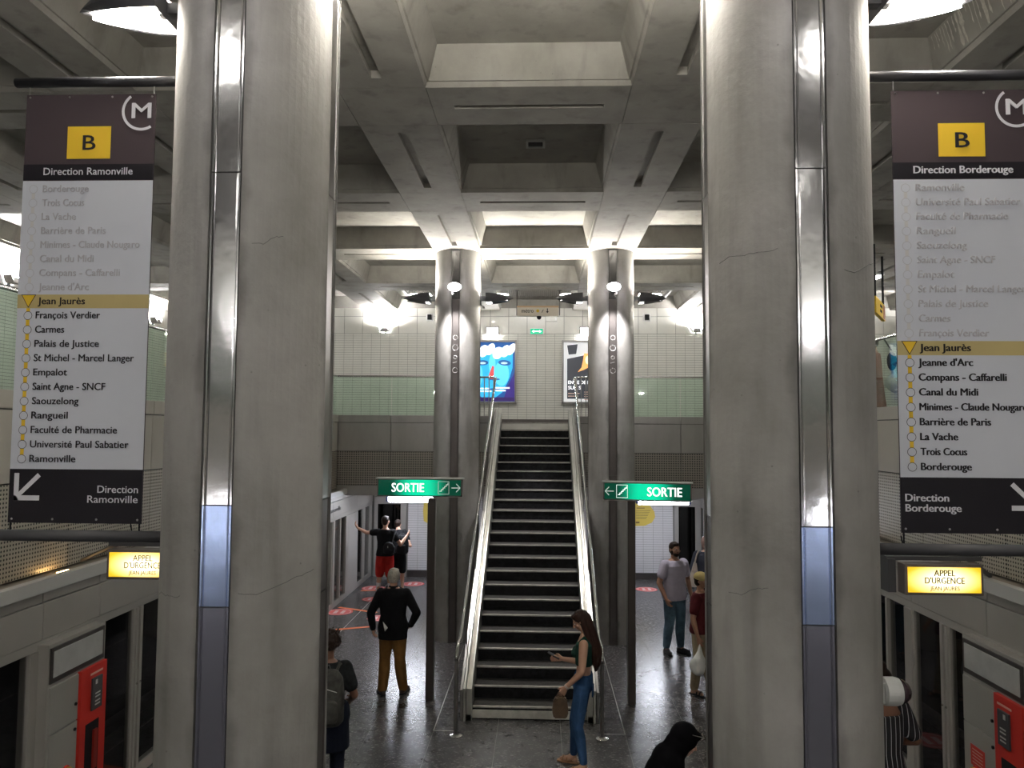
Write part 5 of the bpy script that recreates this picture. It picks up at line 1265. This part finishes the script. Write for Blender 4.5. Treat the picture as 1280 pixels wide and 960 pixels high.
m_ = Matrix.Rotation(math.radians(-65), 4, 'X'); bm = box(B(), -.037, .037, -.004, .004, -.075, .075, bev=.003); bmesh.ops.transform(bm, matrix=m_, verts=bm.verts); obj('case', bm, m_black, b_, local=True)
bm = box(B(), -.033, .033, -.006, -.004, -.068, .068); bmesh.ops.transform(bm, matrix=m_, verts=bm.verts); obj('screen', bm, M('phone_screen', (.12, .12, .14), .1), b_, local=True)

# --- elderly man, black jacket, tan trousers, seen from behind
p = Person('man', -1.92, 10.83, math.radians(2), 1.73, 'person with grey balding hair in black jacket and tan trousers seen from behind', SK_L, 1.08, vox=0.008,
           arms={-1: ((-.31, -.04, 1.13), (-.29, .04, .90), (0.1, .3, -.9)), 1: ((.34, -.04, 1.14), (.24, .07, .94), (-.6, .4, -.5))},
           legs={-1: ((-.11, .02, .49), (-.13, -.02, .085), (-.45, .9)), 1: ((.10, .02, .49), (.15, .03, .085), (.3, 1))})
p.body(); p.face()
bm = B(); ellip(bm, p.tr(0, -.022, .006), (.088 * p.k, .102 * p.k, .112 * p.k), 18, 12); ellip(bm, p.tr(0, .02, .075), (.07 * p.k, .055 * p.k, .03 * p.k)); skin('hair', bm, h_grey, p.r, .008, 2)
bm = B(); ellip(bm, p.tr(0, -.058, .076), (.034 * p.k, .030 * p.k, .034 * p.k)); obj('bald_crown', bm, SK_L, p.r, local=True, smooth=True)
p.trousers('trousers', cloth('tan_corduroy', (0.20, 0.10, 0.032)), 1.97, .022, .030, .2)
bk = cloth('black_jacket', (0.010, 0.010, 0.012), var=.2)
bm = B(); p.torso(bm, -.13, 1.0, .026, .03)
for sd in (-1, 1): p.arm(bm, sd, 1.95, .016)
tube(bm, [p.Nk + V((0, 0, -.04)), p.Nk + V((0, 0, .035))], .068, 16)
jk = skin('jacket', bm, bk, p.r, .009, 3)
bm = B(); bm.faces.new([bm.verts.new(q) for q in ((-.115, -.155, 1.03), (-.045, -.165, .95), (-.085, -.165, .90))]); ex = bmesh.ops.extrude_face_region(bm, geom=bm.faces[:]); bmesh.ops.translate(bm, vec=(0, -.006, 0), verts=[v for v in ex['geom'] if isinstance(v, bmesh.types.BMVert)])
obj('paper_corner', bm, m_white, jk, local=True)
p.shoes(M('brown_shoe', (.045, .025, .018), .4), m_black)

# --- man in red shorts, arm stretched to the screen doors
p = Person('man', -3.28, 16.95, math.radians(-4), 1.76, 'person in black T-shirt and red shorts reaching out to the left screen doors', SK_L, 1.0,
           arms={-1: ((-.42, .03, 1.38), (-.64, .05, 1.48), (-.6, .1, .8)), 1: ((.34, .02, 1.14), (.44, .20, 1.32), (.3, .6, .5))},
           legs={-1: ((-.12, .02, .49), (-.15, 0, .085), (-.4, 1)), 1: ((.10, .02, .49), (.13, .03, .085), (.2, 1))})
p.yaw = -.3; p.body(); p.face(); p.hair(h_dark, 'short')
p.trousers('shorts', cloth('red_shorts', (0.50, 0.03, 0.025)), .95, .022, .040, .3)
p.shirt('t_shirt', cloth('black_cotton', (.012, .012, .014)), .06, .5, .018, .03)
for sd in (-1, 1):
    h, kn, an, f = p.joints[('l', sd)]; bm = B(); limb(bm, [(an.lerp(kn, .55) - f * .008, .054), (an.lerp(kn, .25), .045), (an, .042)]); skin('sock', bm, M('white_sock', (.7, .7, .72), .8), p.r, .008, 2)
p.shoes(M('black_trainer', (.03, .03, .035), .5), M('white_sole', (.75, .74, .74), .5))
b_ = bag('waist_bag', -3.15, 16.72, 1.10, 'round black bag slung on the back of the person in red shorts')
bm = B(); ring_loft(bm, [(V((0, 0, h)), w_, d_, V((1, 0, 0)), V((0, 1, 0))) for h, w_, d_ in ((-.12, .07, .03), (-.09, .12, .05), (.02, .13, .055), (.10, .09, .04), (.13, .04, .02))]); ellip(bm, (0.0, -.03, -.04), (.085, .04, .055)); skin('pouch', bm, M('black_nylon', (.015, .015, .017), .6, spec=0.2), b_, .009, 2)
obj('strap', tube(B(), [(.07, .02, .13), (.10, .08, .28), (.13, .16, .37)], .014, 8), m_darkgrey, b_, local=True); obj('zip_pull', box(B(), -.012, -.004, -.095, -.085, .02, .06), m_white, b_, local=True)
# --- companion behind
p = Person('person', -3.08, 17.5, math.radians(-12), 1.62, 'person in black T-shirt and dark shorts beside the one in red shorts', SK_L, .95, lean=(-.10, .20), head=(-.03, .04, -.03),
           arms={1: ((.28, .06, 1.12), (.16, .24, 1.12), (-.6, .4, .2))})
p.body(); p.face(); p.hair(h_dark, 'short'); p.trousers('shorts', cloth('black_cotton', (.012, .012, .014)), .9, .02, .03, .3); p.shirt('t_shirt', cloth('black_cotton', (.012, .012, .014)), .06, .5, .018, .03)
p.shoes(M('black_trainer', (.03, .03, .035)))
def backpack(x, y, z, rz, label, mat, sc=1.0, detail=None):
    b = root('backpack', (x, y, z), label, 'bag', None, rz); bm = B()
    ring_loft(bm, [(V((0, 0, h * sc)), w_ * sc, d_ * sc, V((1, 0, 0)), V((0, 1, 0))) for h, w_, d_ in ((-.24, .12, .06), (-.20, .155, .085), (0, .16, .10), (.15, .145, .085), (.22, .10, .05))])
    body_ = skin('main_bag', bm, mat, b, .01, 3)
    bm = B(); ring_loft(bm, [(V((0, -.10 * sc, h * sc)), w_ * sc, .035 * sc, V((1, 0, 0)), V((0, 1, 0))) for h, w_ in ((-.19, .10), (-.16, .125), (-.02, .12), (.0, .09))]); skin('front_pocket', bm, mat, b, .01, 2)
    obj('top_loop', tube(B(), [(-.03 * sc, .04, .21 * sc), (-.02 * sc, .04, .25 * sc), (.02 * sc, .04, .25 * sc), (.03 * sc, .04, .21 * sc)], .007, 8), m_darkgrey, b, local=True)
    obj('zip', tube(B(), [(-.11 * sc, -.085 * sc, .06 * sc), (0, -.102 * sc, .10 * sc), (.11 * sc, -.085 * sc, .06 * sc)], .004, 6), detail or m_darkgrey, b, local=True)
    for s_ in (-1, 1): obj('strap', tube(B(), [(s_ * .08 * sc, .06 * sc, .20 * sc), (s_ * .09 * sc, .13 * sc, .235 * sc), (s_ * .10 * sc, .20 * sc, .20 * sc)], .016, 8), mat, b, local=True)
    return b
backpack(-2.97, 17.36, 1.10, math.radians(-12), 'black backpack on the half hidden person in black beside the dark door', M('black_nylon', (.015, .015, .017)), .9)

# --- curly-haired person with backpack at the left column
p = Person('person', -1.94, 7.62, math.radians(4), 1.66, 'person with curly black hair and dark camouflage backpack beside the near left column', SK_D, 1.0, vox=.008,
           arms={-1: ((-.28, 0, 1.13), (-.25, .18, 1.0), None), 1: ((.27, .0, 1.13), (.20, .18, 1.02), None)})
p.body(); p.face(); p.hair(h_dark, 'curly')
p.trousers('trousers', cloth('navy_cotton', (.010, .013, .024)), 1.95, .02, .02, .2)
camo = M('dark_camouflage', (.045, .045, .04), .8, var=.8, scale=9)
bm = B(); p.torso(bm, -.42, .3, .05, .03); skin('long_hem', bm, cloth('navy_cotton', (.010, .013, .024)), p.r, .01, 3)
p.shirt('t_shirt', cloth('dark_print_shirt', (.02, .022, .024), var=.6), .0, .62, .022, .02)
bm = B(); tube(bm, [p.Nk + V((0, -.0, -.03)), p.Nk + V((0, 0, -.012))], .075, 18); obj('collar', bm, M('grey_collar', (.3, .28, .26), .8), p.r, local=True)
p.shoes(m_black)
backpack(-1.905, 7.40, 1.13, math.radians(4), 'dark camouflage backpack worn by the curly-haired person', camo, 1.12, m_ledge)

# --- bearded man in a pale polo shirt
p = Person('man', 2.36, 13.05, math.radians(-150), 1.82, 'bearded person in pale lilac polo shirt and faded blue jeans', SK_T, 1.12,
           arms={1: ((.29, -.02, 1.13), (.25, .10, .90), None), -1: ((-.28, 0, 1.13), (-.24, .12, .92), None)},
           legs={-1: ((-.09, .04, .49), (-.12, .0, .085), (-.2, 1)), 1: ((.10, .0, .49), (.12, -.06, .085), (.3, 1))})
p.yaw = -.15; p.body(); p.face(); p.hair(h_dark, 'short')
bm = B(); ellip(bm, p.tr(0, .045, -.075), (.056, .048, .040), 14, 10, p.m3); ellip(bm, p.tr(0, .085, -.036), (.026, .010, .006), 8, 6, p.m3)
for sx in (-1, 1): ellip(bm, p.tr(sx * .062, .01, -.045), (.014, .03, .045), 8, 8, p.m3)
skin('beard', bm, h_dark, p.r, .006, 1)
p.trousers('jeans', cloth('washed_denim', (.10, .17, .23), var=.5, scale=6), 1.9, .018, .020, .1)
sh_ = p.shirt('polo_shirt', cloth('lilac_pique', (.50, .47, .58), var=.1), -.02, .55, .020, .02)
bm = B(); tube(bm, [p.Nk + V((0, 0, -.035)), p.Nk + V((0, .004, .02))], .064, 18); obj('collar', bm, cloth('lilac_pique', (.50, .47, .58)), sh_, local=True)
p.shoes(M('black_trainer', (.03, .03, .035)), m_black)

# --- man in yellow cap and maroon T-shirt
p = Person('man', 2.40, 11.15, math.radians(-120), 1.66, 'person in yellow cap, maroon T-shirt and beige trousers at the near right column', SK_T, 1.05,
           arms={1: ((.28, -.02, 1.13), (.30, .06, .88), None), -1: ((-.27, 0, 1.12), (-.24, .2, 1.0), None)},
           legs={-1: ((-.11, .04, .49), (-.15, .10, .085), (-.2, 1)), 1: ((.10, .0, .49), (.14, -.06, .085), (.3, 1))})
p.body(); p.face(); p.hair(h_dark, 'short')
bm = B(); ellip(bm, p.tr(0, -.012, .052), (.090 * p.k, .108 * p.k, .082 * p.k), 18, 12); c_ = skin('cap', bm, cloth('pale_yellow_cotton', (.62, .50, .22)), p.r, .008, 2)
bm = B(); prism(bm, [(x * p.k, y * p.k) for x, y in ((-.075, .06), (-.055, .15), (0, .18), (.055, .15), (.075, .06))], 0, .008, 'Z'); bmesh.ops.translate(bm, verts=bm.verts, vec=p.tr(0, 0, .045)); obj('brim', bm, cloth('pale_yellow_cotton', (.62, .50, .22)), c_, local=True)
p.trousers('trousers', cloth('beige_cotton', (.32, .26, .17)), 1.93, .018, .026, .25)
p.shirt('t_shirt', cloth('maroon_cotton', (.10, .018, .022)), .04, .62, .02, .03)
sandals(p, m_black)
sh, el, wr, d = p.joints[1]; hp = Wp(p, wr + V(d).normalized() * .09)
b_ = bag('plastic_bag', hp.x, hp.y, hp.z, 'white plastic carrier bag in the hand of the person in the yellow cap')
bm = B(); limb(bm, [(V((0, 0, -.02)), .014), (V((.0, 0, -.10)), .035), (V((-.01, 0, -.22)), .085), (V((-.02, 0, -.34)), .09)]); ellip(bm, (-.03, .02, -.30), (.11, .08, .12))
skin('sack', bm, M('white_plastic', (.68, .70, .68), .35, bump=.8, bscale=18, scale=5), b_, .009, 1)
obj('handle', tube(B(), [(0, -.02, -.09), (0, -.01, -.01), (0, .0, .01), (0, .02, -.09)], .007, 6), M('white_plastic', (.68, .7, .68)), b_, local=True)

# --- woman in grey top seen from behind, far right
p = Person('woman', 3.27, 14.9, math.radians(-15), 1.66, 'person in dark grey top with light hair seen from behind, far right', SK_L, .98)
p.body(); p.face(); bm = B(); ellip(bm, p.tr(0, -.02, .02), (.088, .10, .11), 16, 12); ellip(bm, p.tr(0, -.03, -.07), (.075, .075, .07)); skin('hair', bm, M('hair_rose_grey', (.30, .19, .16), .6, var=.3, scale=20), p.r, .009, 2)
p.trousers('trousers', cloth('black_cotton', (.012, .012, .014)), 1.95, .015, .015, .3); p.shirt('top', cloth('grey_knit', (.05, .055, .075)), .0, 1.7, .02, .02); p.shoes(m_black)
b_ = bag('tote_bag', 3.03, 14.83, .98, 'pale cloth tote bag on the left shoulder of the person in dark grey')
bm = B(); prism(bm, [(-.13, -.24), (.12, -.24), (.05, .20), (.01, .22)], -.03, .03, 'Y'); obj('pouch', bm, cloth('ecru_canvas', (.55, .48, .42)), b_, local=True)
obj('strap', tube(B(), [(0.02, 0, .2), (.06, 0, .36), (.10, 0, .44)], .014, 8), cloth('ecru_canvas', (.55, .48, .42)), b_, local=True)

# --- woman in striped dress at the right screen doors
def stripes():
    m = bpy.data.materials.new('striped_cloth'); m.use_nodes = True; nt = m.node_tree; N = nt.nodes.new; L = nt.links.new; q = nt.nodes['Principled BSDF']
    tc = N('ShaderNodeTexCoord'); sp = N('ShaderNodeSeparateXYZ'); L(tc.outputs['Object'], sp.inputs[0])
    at = N('ShaderNodeMath'); at.operation = 'ARCTAN2'; L(sp.outputs['X'], at.inputs[0]); L(sp.outputs['Y'], at.inputs[1]); at.operation = 'MULTIPLY'; at.inputs[1].default_value = 5.6; nt.links.remove(at.inputs[1].links[0])
    mu = N('ShaderNodeMath'); mu.operation = 'MULTIPLY'; mu.inputs[1].default_value = 26 / (2 * PI); L(at.outputs[0], mu.inputs[0])
    fr = N('ShaderNodeMath'); fr.operation = 'FRACT'; L(mu.outputs[0], fr.inputs[0]); lt = N('ShaderNodeMath'); lt.operation = 'LESS_THAN'; lt.inputs[1].default_value = .11; L(fr.outputs[0], lt.inputs[0])
    mx = N('ShaderNodeMix'); mx.data_type = 'RGBA'; L(lt.outputs[0], mx.inputs['Factor']); mx.inputs['A'].default_value = (.010, .010, .013, 1); mx.inputs['B'].default_value = (.55, .55, .58, 1)
    L(mx.outputs['Result'], q.inputs['Base Color']); q.inputs['Roughness'].default_value = .85; return m
m_str = stripes()
p = Person('woman', 3.02, 6.75, math.radians(8), 1.68, 'person in black dress with thin white stripes beside the near right column', SK_D, 1.0, vox=.008,
           arms={1: ((.27, -.06, 1.14), (.16, .14, 1.06), (-.8, .5, 0)), -1: ((-.26, -.02, 1.12), (-.2, .16, 1.0), None)})
p.body(); p.face(); p.hair(h_dark, 'tied')
bm = B(); k = p.k
ring_loft(bm, [(V((0, 0, z * k)), w_ * k, d_ * k, p.lx, p.fy) for z, w_, d_ in ((.35, .34, .28), (.60, .27, .23), (.85, .20, .16), (1.05, .155, .12), (1.22, .175, .125), (1.37, .185, .118))])
for sd in (-1, 1): p.arm(bm, sd, .75, .03)
skin('dress', bm, m_str, p.r, .010, 3); p.shoes(m_black)
# --- hooded person near the bottom edge
p = Person('person', 0.95, 5.60, math.radians(-78), 1.60, 'person in black hooded cloak leaning forward at the bottom edge, glasses on the head', SK_L, 1.1, vox=.008, lean=(0, .12), head=(0, .07, -.03),
           arms={1: ((.24, .10, 1.05), (.16, .30, .95), None), -1: ((-.24, .10, 1.05), (-.16, .30, .95), None)})
p.pitch = -.45; p.body(); p.face(); k = p.k
bm = B(); ellip(bm, p.tr(0, -.025, .03), (.10 * k, .115 * k, .115 * k), 18, 12, p.m3); ellip(bm, p.tr(0, .05, .08), (.07 * k, .06 * k, .035 * k), 12, 8, p.m3)
ellip(bm, p.tr(0, -.05, -.06), (.105 * k, .10 * k, .12 * k), 14, 10, p.m3); ellip(bm, p.torso_pt(.96, 0, -.03), (.13, .12, .14), 14, 10)
ring_loft(bm, [(V((0, y * k, z * k)), w_ * k, d_ * k, p.lx, p.fy) for z, y, w_, d_ in ((.12, .0, .27, .24), (.6, .0, .24, .21), (1.0, .02, .23, .19), (1.25, .05, .22, .165), (1.40, .08, .17, .14), (1.50, .10, .11, .11))])
cl = skin('cloak', bm, M('black_cloak', (.004, .004, .005), .95, spec=0.04), p.r, .010, 5)
bm = B()
for sx in (-1, 1):
    tube(bm, [p.tr(sx * .085, .09, .10), p.tr(sx * .10, -.02, .085)], .0025, 6)
    prev = [p.tr(sx * .04 + .032 * math.cos(a), .10, .12 + .024 * math.sin(a)) for a in [2 * PI * q / 14 for q in range(15)]]; tube(bm, prev, .0025, 5, cap=False)
obj('glasses', bm, m_tube, p.r, local=True)

# --- person with bags behind the glass of the right gallery
p = Person('woman', 5.84, 13.35, math.radians(60), 1.46, 'person in rose-brown coat behind the glass balustrade of the right gallery', SK_T, 1.05)
p.r.location.z = MEZ
p.body(); p.face(); p.hair(h_dark, 'short')
coat = cloth('rose_brown_wool', (.30, .12, .09))
bm = B(); k = p.k; ring_loft(bm, [(V((0, 0, z * k)), w_ * k, d_ * k, p.lx, p.fy) for z, w_, d_ in ((.28, .27, .22), (.6, .23, .18), (.95, .19, .15), (1.2, .19, .14), (1.42, .17, .12))])
for sd in (-1, 1): p.arm(bm, sd, 1.9, .02)
skin('coat', bm, coat, p.r, .012, 3); p.shoes(m_black)
b_ = bag('carrier_bag', 6.05, 13.05, MEZ + .66, 'white bag at the side of the person in the rose-brown coat on the gallery'); bm = B(); ellip(bm, (0, 0, 0), (.17, .13, .15)); ellip(bm, (.03, 0, -.06), (.14, .12, .12)); limb(bm, [(V((0, 0, .1)), .04), (V((-.04, .05, .3)), .015)]); skin('sack', bm, M('white_plastic', (.68, .7, .68)), b_, .014, 2)
b_ = bag('shoulder_bag', 5.98, 13.0, MEZ + 1.02, 'dark blue shoulder bag of the person in the rose-brown coat on the gallery'); bm = B(); ellip(bm, (0, 0, 0), (.08, .07, .16)); skin('pouch', bm, M('dark_blue_cloth', (.02, .022, .032), .8, spec=.1), b_, .014, 2); obj('strap', tube(B(), [(0, 0, .18), (-.1, .1, .42)], .012, 8), m_darkgrey, b_, local=True)
